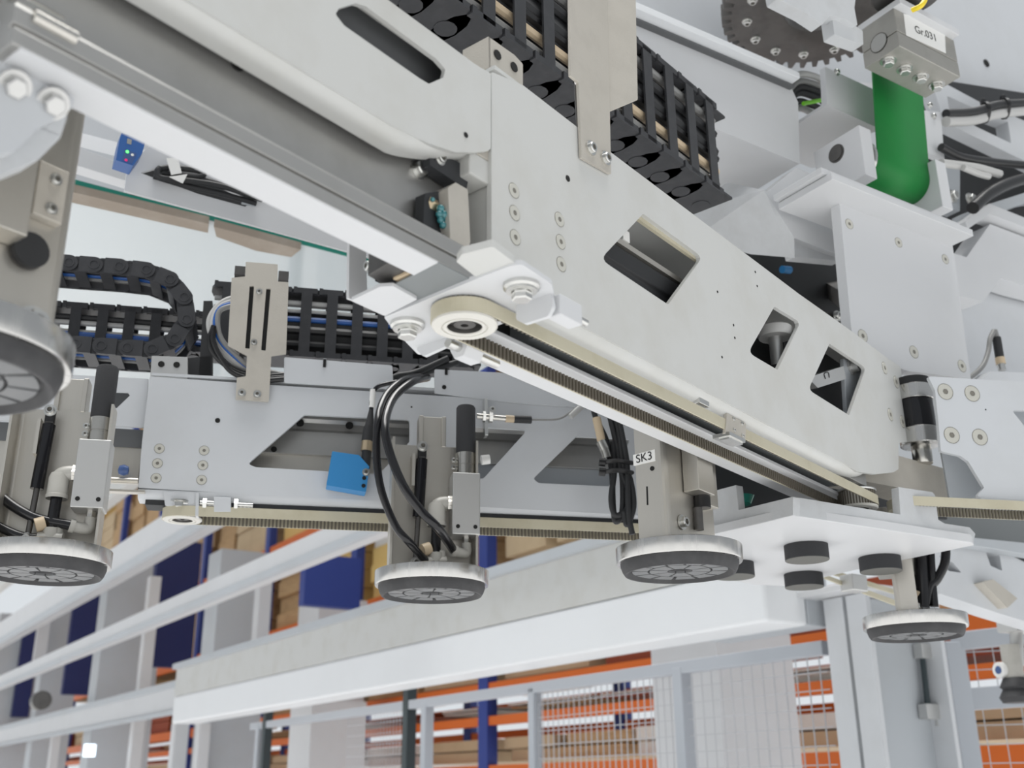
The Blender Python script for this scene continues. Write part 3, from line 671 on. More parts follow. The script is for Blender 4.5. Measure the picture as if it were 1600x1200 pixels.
# SK3 unit on the big arm
c3 = onz(1060, 855, .268)
su3, W3, ub3 = suction_unit('suction cup unit marked SK3 behind the big arm', c3, -a, -nA, full=False, tall=.20)
c5 = onz(-82, 520, .268)
def sk_parts(t, W, ub):
    g = MB(); ub(g, -.02, .0, -.036, -.022, .085, .15); obj('clamp_block', g, 'alu_block', t, .001)
    g = MB(); ub(g, -.03, .004, -.030, -.024, .14, .20); obj('slide_plate', g, 'nickel', t, .001)
    g = MB(); ub(g, -.045, -.022, -.034, -.022, .05, .11); obj('side_plate', g, 'steel', t, .001)
    g = MB(); g.cyl(W(-.012, -.030, .045), W(-.012, -.030, .085), .010, 18); obj('black_fitting', g, 'black', t)
    g = MB(); g.cyl(W(-.006, -.026, .018), W(-.006, -.026, .045), .006, 14); obj('fitting', g, 'gear', t)
    inst('cap_screw', CAPS, t, W(.028, -.0225, .022), -(W(0, 1, 0) - W(0, 0, 0)), sc=1.5)
sk_parts(su3, W3, ub3)
# label and slot on its flange (outer face towards -a)
Pfl = (W3(.0585, 0, 0), -a); Pfl2 = (W3(.0587, 0, 0), -a)
b = MB(); b.prism(poly((W3(.0592, 0, 0), -a), [(989, 711), (1023, 702), (1024, 720), (990, 728)]), a * .0006)
lb = obj('label', b, 'label', su3)
tm = text_mesh('SK3', .0145)
def put_text(tm, parent, pl, px, py, xpix):
    """lettering lying on plane pl at px,py, reading towards xpix"""
    p = on(px, py, pl); x = (on(*xpix, pl) - p).normalized(); z = pl[1]; return inst('lettering', tm, parent, p + z * .0003, z, x)
put_text(tm, lb, (W3(.0592, 0, 0), -a), 1006.5, 715, (1023, 710.5))
b = MB(); b.prism(poly(Pfl2, [(1009.5, 760), (1012, 760), (1013, 789), (1010.5, 789)]), a * .0004); obj('slot', b, 'hole', su3)
inst('drilled_hole', DOT, su3, on(1019, 732, Pfl2), -a, sc=1.2)
# near unit at top left, same make, hanging from the end of the slide channel
su5, W5, ub5 = suction_unit('big blurred suction cup unit at the left edge, nearest to the lens', c5, -a, -nA, full=False, tall=.20)
g = MB(); g.cyl(W5(-.03, -.024, .06), W5(-.03, -.030, .06), .012, 20); obj('plug', g, 'black_matte', su5)
inst('cap_screw', CAPS, su5, W5(-.04, -.024, .012), nA, sc=2.0)
g = MB(); ub5(g, -.047, -.026, -.030, -.022, .085, .125); obj('side_plate', g, 'steel_matte', su5, .001)
for z in (.093, .115): inst('cap_screw', CAPT, su5, W5(-.038, -.030, z), nA, sc=1.0)
# carriage plate carrying it at the end of the slide
ec = thing('end_carriage', 'blurred white carriage plate with two bolts in the top left corner', 'bracket')
Pe = shift(PA, -.020)
b = MB(); plate(b, Pe, [(-60, -10), (10, 40), (18, 88), (55, 112), (105, 118), (120, 140), (112, 170), (60, 200), (25, 235), (-60, 260)], .012, r=.004); obj('carriage_plate', b, 'white_blue', ec, .0015)
b = MB(); plate(b, shift(Pe, -.012), [(-60, 180), (60, 196), (112, 165), (95, 215), (60, 250), (-60, 300)], .02, r=.004); obj('carriage_foot', b, 'white_cast', ec, .002)
for p in [(22, 135), (82, 162)]: inst('hex_bolt', HEX_G, ec, on(*p, Pe), nA - ZU * .8, sc=.72)
b = MB(); plate(b, shift(Pe, -.02), [(-60, -120), (75, -40), (66, 30), (40, 60), (-60, 10)], .03, r=.004); obj('carriage_head', b, 'alu_block', ec, .002)
b = MB(); c = on(58, 28, Pe); b.cyl(c - a * .015, c + a * .012, .008, 18); obj('rail_tip', b, 'nickel', ec, .001)
# ---- fourth unit, right
c4 = onz(1428, 962, .236)
su4, W4, ub4 = suction_unit('suction cup unit at lower right under the white hub plate', c4, dirv(22), V((math.cos(R(22)), -math.sin(R(22)), 0)), full=True, tall=.12, fl=.032)
K4 = lambda x, y: on(x, y, vpl(90, W4(0, .03, 0)))
hose('black hose curving right of the lower right suction cup', [K4(1478, 850), K4(1476, 880), K4(1464, 905), K4(1452, 918), K4(1446, 945)], .007)
hose('short black hose straight down beside the lower right suction cup', [K4(1438, 868), K4(1440, 905), K4(1442, 950)], .010)
hose('thin black hose between the two hoses of the lower right suction cup', [K4(1454, 862), K4(1456, 900), K4(1460, 948)], .006)
# ================================================================== sensors and cables on the rear arm
bs = thing('box_sensor', 'bright blue box sensor with black plug hanging on the rear arm', 'sensor')
Ps = shift(PBF, .030)
b = MB(); plate(b, Ps, [(519, 705), (561, 711), (577, 729), (572, 769), (510, 758)], .024, r=.0015); hs = obj('housing', b, 'sensor_blue', bs, .0012)
b = MB(); q = poly(shift(Ps, -.004), [(513, 757), (568, 767)]); m_ = (q[0] + q[1]) / 2; b.obox(m_ - nB * .008 - ZU * .0005, (q[1] - q[0]) * .38, nB * .007, ZU * .0015); obj('lens_window', b, 'black_gloss', hs)
for p, me, sc in (((572, 738), CAPS, .9),): inst('cap_screw', me, bs, on(*p, Ps), nB, sc=sc)
inst('drilled_hole', DOT, bs, on(569, 747, shift(Ps, .0002)), nB, sc=1.2); inst('drilled_hole', DOT, bs, on(568, 759, shift(Ps, .0002)), nB, sc=1.2)
Pk = shift(Ps, -.010); X = lambda x, y: on(x, y, Pk)
b = MB(); b.cyl(X(571, 731), X(573, 704), .0068, 18); b.cyl(X(574, 690), X(577, 668), .0085, 18); b.cyl(X(577, 668), X(580, 640), .0072, 18, .003); obj('plug', b, 'black_matte', bs)
b = MB(); b.cyl(X(572.5, 705), X(574, 690), .0082, 18); obj('plug_nut', b, 'brass', bs)
hose('thin black sensor cable rising from the blue box sensor', [X(580, 642), X(581, 625), X(588, 606), X(612, 598), on(650, 592, PBF)], .0032, cat='cable', name='cable')
b = MB(); b.cyl(X(581, 637), X(583, 609), .0042, 12); tag(obj('cable_tag', b, 'label'), 'white marking sleeve on the blue sensor cable', 'cable tag')
px_ = thing('proximity_sensor', 'slim steel proximity sensor with thin cable right of the black silencer', 'sensor')
Pq = shift(PBF, .02); Y_ = lambda x, y: on(x, y, Pq)
b = MB(); plate(b, Pq, [(757, 622), (762, 622), (763, 680), (758, 680)], .016); obj('mount', b, 'zinc', px_, .0005)
b = MB(); b.cyl(Y_(745, 650), Y_(800, 655), .0042, 16); obj('barrel', b, 'nickel', px_)
b = MB(); b.lathe(Y_(764, 652), bd, [(0, 0), (.0085, 0), (.0085, .005), (0, .005)], 6, False); b.lathe(Y_(754, 651), bd, [(0, 0), (.0085, 0), (.0085, .004), (0, .004)], 6, False); obj('lock_nut', b, 'zinc', px_)
b = MB(); b.cyl(Y_(790, 654), Y_(803, 655), .0055, 14); obj('plug_nut', b, 'beige', px_)
b = MB(); b.cyl(Y_(803, 655), Y_(830, 656), .0058, 14); obj('plug', b, 'black_matte', px_)
inst('cap_screw', CAPS, px_, Y_(769, 640), nB, sc=.9)
b = MB(); c = Y_(752, 719); b.cyl(c, c + bd * .012 - ZU * -.002, .007, 14); tag(obj('plastic_cap', b, 'label'), 'tiny white plastic cap right of the middle ejector block', 'cap')
hose('thin grey cable of the proximity sensor crossing the rear arm', [Y_(830, 656), Y_(870, 655), Y_(890, 645), Y_(912, 628), Y_(925, 612)], .0017, 'grey_cable', 'cable', name='cable')
b = MB(); b.cyl(Y_(891, 651), Y_(912, 632), .0048, 12); tag(obj('cable_sleeve', b, 'grey_light'), 'grey sleeve clamped on the thin cable near the arm belt', 'cable sleeve')
# cable bundle by SK3
Pz = vpl(90, on(960, 760, shift(PBF, .06))); Z_ = lambda x, y, d=0: on(x, y, shift(Pz, d))
grp = 'cables tied beside the SK3 cup'
for i, pts in enumerate([[(925, 620), (930, 650), (948, 690), (956, 740), (958, 790), (962, 815), (972, 800), (972, 745), (962, 690), (948, 630)],
                         [(948, 630), (955, 660), (965, 700), (970, 735), (985, 775), (980, 795), (962, 805), (955, 780), (960, 735), (958, 690)],
                         [(960, 640), (968, 680), (974, 725), (985, 750), (990, 790), (980, 820), (975, 800)],
                         [(966, 650), (974, 690), (980, 730), (982, 800), (988, 835)]]):
    hose(['long looped black cable', 'second looped black cable', 'black cable bending behind the tie', 'black cable dropping to the ring'][i] + ' in the bundle beside SK3', [Z_(x, y, .004 * i) for x, y in pts], .0042, 'black_matte', 'cable', grp, 'cable')
ct = thing('cable_plug', 'nickel plug in the cable bundle left of SK3', 'plug')
for (p, q, r_, m) in (((932, 653), (940, 690), .0062, 'beige'), ((939, 690), (945, 703), .0078, 'nickel'), ((945, 703), (949, 716), .0072, 'nickel')):
    b = MB(); b.cyl(Z_(*p, .012), Z_(*q, .012), r_, 16); obj('plug_body', b, m, ct)
for lab, y0 in (('upper black cable tie of the bundle by SK3', 722), ('lower black cable tie of the bundle by SK3', 737)):
    t_ = thing('cable_tie', lab, 'cable tie')
    b = MB(); b.tube([Z_(945, y0, .018), Z_(965, y0 - 2, .022), Z_(985, y0 + 1, .012), Z_(985, y0 + 1, -.01), Z_(965, y0 - 2, -.012), Z_(945, y0, -.008)], .0035, 8, 6, True); obj('strap', b, 'black', t_)
    b = MB(); b.cyl(Z_(946, y0 + 1, .018), Z_(936, y0, .018), .006, 12); obj('head', b, 'black', t_, .001)

# sliding inner beam of the rear arm, drawn out to the left
ib = thing('inner_slide', 'grey sliding beam drawn out of the rear arm at left', 'machine beam')
PIb = shift(PBF, -.014)
b = MB(); plate(b, PIb, [(-360, 560), (232, 592), (226, 668), (-360, 636)], .004, [[(172, 612), (200, 613), (203, 618), (182, 638), (172, 637)]], r=.001, rh=.001); obj('upper_plate', b, 'white_blue', ib)
b = MB(); plate(b, shift(PIb, -.004), [(-360, 639), (226, 672), (222, 700), (-360, 668)], .004); obj('dark_slot', b, 'dark_grey', ib)
b = MB(); plate(b, shift(PIb, -.006), [(-360, 668), (224, 700), (216, 752), (-360, 724)], .02); obj('channel', b, 'steel', ib, .001)
b = MB(); plate(b, shift(PIb, -.03), [(172, 605), (215, 607), (215, 640), (172, 640)], .003); obj('inner_sheet', b, 'dark_grey', ib)
# ================================================================== hub and upper machinery: axes e1 (to the right, away) and e2 (to the left, away)
E1, E2 = 57.0, -33.0; e1, e2 = dirv(E1), dirv(E2); n1 = V((e1.y, -e1.x, 0)); n2 = V((-e2.y, e2.x, 0))
def aty(px, py, Y): return on(px, py, (V((0, Y, 0)), V((0, 1, 0))))
def P1(px, py, Y): return vpl(E1, aty(px, py, Y))
def P2(px, py, Y): return vpl(E2, aty(px, py, Y))
def cbox(mb, px, y0, y1, Y, xr, xl, bevel=0):
    """upright box along e1/e2 with its near vertical edge at px from y0 to y1 and depth Y; reaches xr to the right and xl to the left"""
    t = aty(px, y0, Y); A1 = (t, n1); bt = on(px, y1, (t, V((0, -1, 0)))); z0 = bt.z
    L1 = (on(xr, y0 + (xr - px) * .4, A1) - t).dot(e1); L2 = (on(xl, y0 + (px - xl) * .6, (t, n2)) - t).dot(e2)
    h = t.z - z0
    mb.obox(t + e1 * L1 / 2 + e2 * L2 / 2 - ZU * h / 2, e1 * L1 / 2, e2 * L2 / 2, ZU * h / 2); return t, L1, L2, h
# ---- white hub plate with rubber bumpers
hub = thing('hub_plate', 'thick white hub plate with upright tabs and round black bumpers beneath', 'machine plate')
hc = onz(1239, 805, .31); PH1 = (hc, n1); PH2 = (hc, n2)
b = MB(); plate(b, PH1, [(1239, 776), (1407, 804), (1404, 761), (1457, 769), (1461, 774), (1466, 812), (1476, 818), (1515, 824), (1524, 834), (1521, 847), (1239, 805)], .012, r=.001); obj('right_wall', b, 'white_cast', hub, .0012)
b = MB(); plate(b, PH2, [(1239, 776), (1154, 797), (1150, 758), (1116, 767), (1095, 772), (1095, 839), (1239, 805)], .012, r=.001); obj('left_wall', b, 'white_cast', hub, .0012)
b = MB(); b.prism([onz(x, y, .31) for x, y in [(1240, 806), (1462, 840), (1519, 848), (1522, 852), (1407, 876), (1330, 892), (1230, 916), (1183, 914), (1090, 898), (1090, 841)]], ZU * .012); obj('bottom_plate', b, 'white_clean', hub, .001)
for k, p in enumerate([(1259, 852), (1255, 897), (1146, 880), (1374, 871)]):
    c = onz(*p, .3098); r_ = .0298; b = MB(); b.lathe(c, -ZU, [(r_, 0), (r_, .0205)], 48); b.mat(1); b.lathe(c, -ZU, [(r_, .0205), (r_ * .98, .0212), (0, .0212)], 48, False); obj('bumper', b, ['foam', 'foam_end'], hub)
# ---- matte steel lever plate and pivot
lv = thing('lever_plate', 'matte grey steel lever plate between the big arm end and the right arm', 'lever')
PS = P1(1404, 715, 1.50)
b = MB(); plate(b, PS, [(1300, 700), (1404, 712), (1490, 736), (1497, 787), (1465, 781), (1405, 762), (1330, 748), (1290, 735)], .05, r=.003); obj('lever', b, 'steel_matte', lv, .002)
pv = thing('pivot_joint', 'stacked silver and black pivot discs beside the big arm end', 'joint')
Yp = 1.53
def pz(y): return aty(1432, y, Yp).z
pc = aty(1432, 650, Yp)
for nm, y0, y1, r_, m in (('collar', 606, 628, .0285, 'alu'), ('sleeve', 628, 672, .026, 'black_gloss'), ('collar', 672, 697, .0285, 'alu'), ('pin', 697, 725, .014, 'nickel'), ("sleeve", 594, 606, .026, "black")):
    b = MB(); zt, zb2 = pz(y0), pz(y1); c = V((pc.x, pc.y, zb2)); b.lathe(c, ZU, [(0, 0), (r_ * .96, 0), (r_, .001), (r_, zt - zb2 - .001), (r_ * .96, zt - zb2), (0, zt - zb2)], 40); obj(nm, b, m, pv)
# ---- right arm, level with the rear arm
YC = 78.0; Pc0 = onz(1465, 806, .35); PCF = vpl(YC, Pc0, .028); cdv = dirv(YC)
ac = thing('telescopic_arm', 'pale grey arm with four large countersunk screws leaving at the right edge', 'machine arm')
b = MB(); plate(b, PCF, [(1450, 588), (1760, 606), (1760, 800), (1525, 776), (1538, 762), (1513, 721), (1500, 712), (1470, 705), (1466, 657), (1461, 610)], .006, [[(1581, 641), (1680, 645), (1680, 720), (1600, 665)]], r=.003); obj('face_plate', b, 'white_blue', ac)
b = MB(); plate(b, shift(PCF, -.05), [(1470, 700), (1560, 640), (1760, 640), (1760, 812), (1486, 790)], .004); obj('rear_plate', b, 'grey_paint', ac)
b = MB(); p = on(1530, 772, PCF); q = on(1760, 797, PCF); b.bar(p - ZU * .004 - V((PCF[1].x, PCF[1].y, 0)) * .014, q - ZU * .004 - PCF[1] * .014, .028, .008); obj('lower_bend', b, 'white_blue', ac, .003)
for p in [(1477, 612), (1519, 615), (1487, 680), (1531, 683)]: screw(ac, PCF, *p, CSK8, sc=1.1)
for p in [(1540, 640)]: screw(ac, PCF, *p, DOTS, 'drilled_hole', .8)
b = MB(); c = onz(1465, 800, .35)
belt('toothed_belt', 'cream toothed belt under the right arm', onz(1420, 800, .35), onz(1420, 800, .35) + cdv * .6, rp, .3525, .3655)
# ---- tall mounting plate with six countersunk screws
mp = thing('mounting_plate', 'tall white mounting plate with six countersunk screws right of centre', 'machine plate')
PM = P1(1410, 450, 1.58)
b = MB(); plate(b, PM, [(1310, 300), (1486, 366), (1517, 592), (1420, 580), (1338, 552), (1330, 512)], .018, r=.001); obj('plate', b, 'white_clean', mp, .0012)
for p in [(1327, 350), (1404, 379), (1477, 405), (1348, 525), (1428, 550), (1503, 572)]: screw(mp, PM, *p, CSK8, sc=.80 if p[1] < 450 else .95)
tp_ = thing('top_flange', 'doubled white flange plate above the tall mounting plate', 'machine plate')
PMf = shift(PM, .045)
q0, q1 = on(1300, 279, PMf), on(1521, 366, PMf); L_ = (q1 - q0).dot(e1)
b = MB(); b.obox(q0 + e1 * L_ / 2 - n1 * .055 + ZU * .005, e1 * L_ / 2, n1 * .055, ZU * .006); obj('lower_plate', b, 'white_clean', tp_, .001)
q0, q1 = on(1292, 266, PMf), on(1506, 350, PMf); L_ = (q1 - q0).dot(e1)
b = MB(); b.obox(q0 + e1 * L_ / 2 - n1 * .060 + ZU * .006, e1 * L_ / 2, n1 * .050, ZU * .005); obj('upper_plate', b, 'white_clean', tp_, .001)
# ---- roller in its yoke, green strap, clamp block
yk = thing('roller_yoke', 'white yoke block with a large slotted pin beside the green strap', 'bracket')
b = MB(); ty, L1, L2, h_ = cbox(b, 1342, 195, 272, 1.56, 1360, 1271); obj('cheek', b, 'white_clean', yk, .001)
Yk2 = (ty, n2)
b = MB(); b.lathe(on(1307, 240, Yk2), n2, [(.0165, 0), (.0165, .0012), (.0135, .0012), (.0135, .003), (0, .003)], 32, False); obj('pin', b, 'gear', yk)
RS = .0365; rc = on(1307, 240, Yk2); fwd = -e2
PSt = (rc + fwd * RS, n1); sL = lambda x, y: (on(x, y, PSt) - rc).dot(e1)
w0s, w1s, cks = sL(1369, 220), sL(1447, 240), sL(1452, 245)
b = MB(); b.obox(ty + e1 * (cks + .006) + e2 * L2 / 2 - ZU * h_ / 2 - e1 * 0, e1 * L1 / 2, e2 * L2 / 2, ZU * h_ / 2); obj('cheek', b, 'white_clean', yk, .001)
rl = thing('strap_roller', 'steel roller that the green strap runs round', 'roller')
b = MB(); b.cyl(rc + e1 * (w0s - .004), rc + e1 * (w1s + .003), .0345, 40); obj('drum', b, 'alu', rl)
b = MB(); b.cyl(rc + e1 * (w0s - .010), rc + e1 * (w0s - .004), .039, 40); obj('rim', b, 'alu', rl, .001)
b = MB(); b.cyl(rc + e1 * (w1s + .002), rc + e1 * (w1s + .006), .039, 40); obj('rim', b, 'alu', rl, .001)
w0, w1 = rc + e1 * w0s, rc + e1 * w1s
path = [(RS, .26), (RS, .15), (RS, .07)]
for k in range(13): q = 0 - math.pi * .75 * k / 12; path.append((RS * math.cos(q), RS * math.sin(q)))
b = MB(); vs = []; fs = []
for (x, z) in path:
    for s_ in (0, 1):
        base = (w0, w1)[s_] + fwd * x + ZU * z + e1 * max(z, 0) * .11
        vs.append(base)
N = len(path)
for i in range(N - 1): fs.append((i * 2, i * 2 + 1, i * 2 + 3, i * 2 + 2))
b.add(vs, fs, True)
st = obj('lifting_strap', b, 'green'); tag(st, 'bright green lifting strap hanging from the clamp block round a roller', 'strap')
sd = st.modifiers.new('thick', 'SOLIDIFY'); sd.thickness = .003; sd.offset = 1
ck = thing('clamp_block', 'grey steel clamp block with label Gr.031 and four hex bolts', 'clamp block')
b = MB(); tc, L1, L2, h_ = cbox(b, 1396, 12, 47, 1.46, 1488, 1342); obj('upper_jaw', b, 'clamp_steel', ck, .0012)
b = MB(); lo = tc - ZU * (h_ + .0015); hl = .029
b.obox(lo + e1 * L1 / 2 + e2 * L2 / 2 - ZU * hl / 2, e1 * L1 / 2, e2 * L2 / 2, ZU * hl / 2); obj('lower_jaw', b, 'clamp_steel', ck, .0012)
b = MB(); b.obox(tc + e1 * (L1 / 2 - .002) + e2 * (L2 / 2 - .006) + ZU * .006, e1 * (L1 / 2 - .002), e2 * (L2 / 2 + .008), ZU * .006); obj('cap_plate', b, 'white_clean', ck, .001)
pc_ = tc + e2 * L2 * .52 - ZU * (h_ + .001)
b = MB(); b.lathe(pc_, n2, [(.0165, -.002), (.0165, .0006)], 32); b.mat(1); b.lathe(pc_, n2, [(.0165, .0006), (.0172, .0006), (.0172, -.001)], 32, False); b.mat(0); b.lathe(pc_, n2, [(.0155, .0004), (.0155, .0012), (.0, .0014)], 32, False); obj('pin', b, ['nickel', 'hole'], ck)
for k in range(4): inst('hex_bolt', HEX, ck, lo - ZU * hl + e1 * (L1 * (.10 + .265 * k)) + e2 * (L2 * .50), -ZU, x=e1, sc=1.05)
PL_ = (tc + n1 * .0006, n1)
b = MB(); b.prism(poly(PL_, [(1412, 21), (1476, 47), (1478, 83), (1416, 55)]), -n1 * .0005); lb = obj('label', b, 'label', ck)
put_text(text_mesh('Gr.031', .0205), lb, PL_, 1446.5, 53, (1470, 63.5))
b = MB(); hr = tc + e1 * L1 * .5 + e2 * L2 * .5 + ZU * .012; b.cyl(hr, hr + ZU * .45, .028, 28); obj('hanger_rod', b, 'gear', ck)
# disc with yellow cable above the clamp
dk = thing('swivel_disc', 'dark grey swivel disc above the clamp block at the top edge', 'disc')
b = MB(); b.lathe(aty(1412, -12, 1.45) + e1 * .01, ZU, [(0, 0), (.055, 0), (.058, .003), (.058, .05), (0, .05)], 48); obj('disc', b, 'gear', dk)
hose('yellow cable over the swivel disc at the top edge', [aty(1425, 16, 1.36), aty(1440, 8, 1.35), aty(1450, -10, 1.36)], .004, 'yellow', 'cable', name='cable')
# ---- gear and castings at the top
gr = thing('slewing_gear', 'dark toothed slewing gear at the top edge', 'gear')
gcn = onz(1280, 14, 1.36); zc = (gcn - CAM).dot(fw); Rg = 150 * zc / F
T_ = 46; out = []
for i in range(T_):
    for dq, rr in ((-.30, .90), (-.17, 1.0), (.17, 1.0), (.30, .90)):
        q = 2 * math.pi * (i + dq) / T_; out.append(gcn + V((math.cos(q), math.sin(q), 0)) * Rg * rr)
b = MB(); b.prism(out, ZU * .03, [[gcn + V((math.cos(-q * math.pi / 12), math.sin(-q * math.pi / 12), 0)) * Rg * .35 for q in range(24)]]); obj('toothed_ring', b, 'gear', gr, .0015)
for i in range(14):
    q = 2 * math.pi * i / 14 + .2; inst('cap_screw', CAPS, gr, gcn + V((math.cos(q), math.sin(q), 0)) * Rg * .74, -ZU, sc=1.6)
PX = P1(1260, 30, 1.34)
ca = thing('casting', 'rough white casting below the slewing gear at the top edge', 'casting')
b = MB(); plate(b, PX, [(1205, -60), (1215, -2), (1258, 20), (1285, 38), (1298, 24), (1318, 28), (1340, 40), (1335, 12), (1345, -60)], .022, r=.003); obj('casting_body', b, 'white_cast', ca, .004)
b = MB(); plate(b, shift(PX, -.01), [(1300, 26), (1322, 30), (1348, 48), (1349, 70), (1304, 54)], .022, r=.003); obj('casting_lug', b, 'white_cast', ca, .003)
# ---- long cover beam J
cvb = thing('cover_beam', 'white box beam with raised top lip behind the upper cable chain', 'machine beam')
PJ = P1(1237, 135, 1.62)
b = MB(); plate(b, PJ, [(1237, 138), (1247, 160), (1250, 256), (1135, 208), (700, 17), (700, -85)], .16, r=.002); obj('beam_body', b, 'white_clean', cvb, .002)
b = MB(); q0, q1 = on(700, -103, shift(PJ, .012)), on(1238, 126, shift(PJ, .012)); b.bar(q0, q1, .035, .012); obj('top_lip', b, 'white_bright', cvb, .001)
b = MB(); q0, q1 = on(700, -91, shift(PJ, .006)), on(1238, 137, shift(PJ, .006)); b.bar(q0, q1, .012, .0035); obj('lip_shadow', b, 'dark_grey', cvb)  # dark strip painting the shadow line beneath the lip
PJ2 = shift(PJ, -.19)
b = MB(); plate(b, PJ2, [(900, -80), (1400, -80), (1400, 130), (1237, 126), (1000, 30)], .02); tag(obj('backing_panel', b, 'white_blue'), 'smooth pale grey panel behind the slewing gear', 'panel')
# ---- casting K left of the mounting plate and the dark cavity
ka = thing('casting', 'white chamfered casting left of the tall mounting plate', 'casting')
PK = P1(1290, 330, 1.62)
b = MB(); plate(b, PK, [(1195, 302), (1245, 262), (1304, 288), (1316, 398), (1300, 394), (1236, 370)], .03, r=.003); obj('upper_web', b, 'white_clean', ka, .003)
fa = [on(x, y, shift(PK, d)) for x, y, d in [(1196, 298, 0), (1240, 371, 0), (1243, 402, -.01), (1175, 396, -.07), (1085, 374, -.14), (1080, 330, -.14), (1138, 290, -.10)]]
b = MB(); b.add(fa, [(0, 1, 2), (0, 2, 3), (0, 3, 4), (0, 4, 5), (0, 5, 6)]); lw = obj('lower_web', b, 'white_cast', ka); sd = lw.modifiers.new('thick', 'SOLIDIFY'); sd.thickness = .012; sd.offset = 0
b = MB(); plate(b, shift(PK, -.012), [(1234, 369), (1304, 393), (1316, 408), (1242, 401)], .02, r=.002); obj('underside_rib', b, 'white_cast', ka, .002)
dcv = thing('gap_shade_block', 'black block painting the shaded gap left of the tall mounting plate', 'shade_block')  # black block painting the shade of the cavity
b = MB(); plate(b, shift(PK, -.16), [(1150, 380), (1250, 375), (1345, 380), (1345, 560), (1280, 520), (1150, 440)], .10, r=.004); obj('housing', b, 'black_matte', dcv, .003)  # black block painting the cavity shade, not a real housing
b = MB(); b.bar(on(1300, 450, shift(PK, -.20)), on(1370, 455, PM) - n1 * .045, .03, .03); obj('shade_block_link', b, 'gear', dcv)
b = MB(); p = on(1222, 421, shift(PK, -.14)); b.cyl(p, p + e1 * .02 + ZU * .004, .007, 14); obj('blue_fitting', b, 'sensor_blue', dcv)
inst('cap_screw', CAPS, dcv, on(1308, 494, shift(PK, -.07)), n1, sc=1.6)
b = MB(); plate(b, shift(PK, -.075), [(1286, 488), (1320, 488), (1322, 512), (1300, 505)], .03, r=.002); obj('flange', b, 'gear', dcv)
# parts seen through the two windows of the big arm
wh = thing('track_roller', 'grey track roller seen through the middle window of the big arm', 'roller')
c = on(1212, 535, shift(PA, -.030)); b = MB(); b.lathe(c + ZU * .006, ZU, [(0, 0), (.020, 0), (.022, .003), (.022, .012), (.018, .016), (0, .016)], 32); obj('rim', b, 'grey_light', wh)
b = MB(); b.lathe(c - ZU * .035, ZU, [(0, 0), (.0085, 0), (.0085, .042)], 20); obj('axle', b, 'alu_block', wh)
b = MB(); b.lathe(c - ZU * .045, ZU, [(0, 0), (.014, 0), (.017, .003), (.017, .010), (0, .010)], 24); obj('lower_rim', b, 'black', wh)
wb = thing('stop_block', 'pale block marked with a pen seen through the last window of the big arm', 'block')
b = MB(); plate(b, shift(PA, -.012), [(1262, 590), (1318, 572), (1322, 592), (1278, 606)], .02, r=.001); obj('block', b, 'alu_block', wb, .001)
b = MB(); b.tube([on(x, y, shift(PA, -.0115)) for x, y in [(1290, 592), (1288, 584), (1294, 582), (1296, 590)]], .0006, 6, 6); obj('pen_mark', b, 'ink', wb)
b = MB(); b.lathe(on(1329, 573, shift(PA, -.02)), nA, [(.012, 0), (.012, .003), (.0085, .003), (.0085, .012), (.005, .012), (.005, .006), (0, .006)], 24, False); obj('screw_head', b, 'alu_block', wb)
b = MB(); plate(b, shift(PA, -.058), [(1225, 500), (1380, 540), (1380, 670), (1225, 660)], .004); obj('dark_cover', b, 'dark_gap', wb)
b = MB(); plate(b, shift(PA, -.02), [(1318, 560), (1356, 566), (1352, 640), (1324, 652)], .006); obj('grey_cheek', b, 'grey_paint', wb, .001)
# ---- angle part behind the strap, cable bundle
qa = thing('angle_guard', 'white bent guard plate with screw behind the green strap', 'guard plate')
PQ = P1(1330, 140, 1.66)
b = MB(); plate(b, PQ, [(1289, 104), (1370, 142), (1440, 172), (1470, 175), (1476, 250), (1440, 236), (1372, 200), (1292, 164)], .012, r=.002); obj('guard', b, 'white_clean', qa, .001)
b = MB(); b.prism(poly(PQ, [(1292, 164), (1374, 201)]) + [on(1374, 201, PQ) - n1 * .16 - ZU * .03, on(1292, 164, PQ) - n1 * .16 - ZU * .03], ZU * .006); obj('guard_foot', b, 'white_clean', qa)
for p in [(1307, 113), (1458, 182), (1452, 165)]: inst('cap_screw', CAPS, qa, on(*p, PQ), n1, sc=1.1)
PW = P1(1262, 150, 1.80)
for i, (m, dy) in enumerate((('grey_light', 0), ('grey_cable', 12), ('black_matte', 22), ('black_matte', 32), ('black_matte', 46), ('grey_cable', 58))):
    w_ = shift(PW, -.004 * i)
    hose(['top pale grey', 'second grey', 'third black', 'fourth black', 'fifth black', 'lowest grey'][i] + ' cable in the bundle left of the white guard plate', [on(1225, 140 + dy, w_), on(1245, 118 + dy * .9, w_), on(1268, 118 + dy, w_), on(1290, 130 + dy, w_), on(1300, 150 + dy, w_)], .0065, m, 'cable', 'cables left of the guard plate', 'cable')
hose('bright green cable in the bundle left of the white guard plate', [on(1255, 162, shift(PW, .01)), on(1275, 158, shift(PW, .012)), on(1295, 155, shift(PW, .01))], .004, 'led_c', 'cable', name='cable')
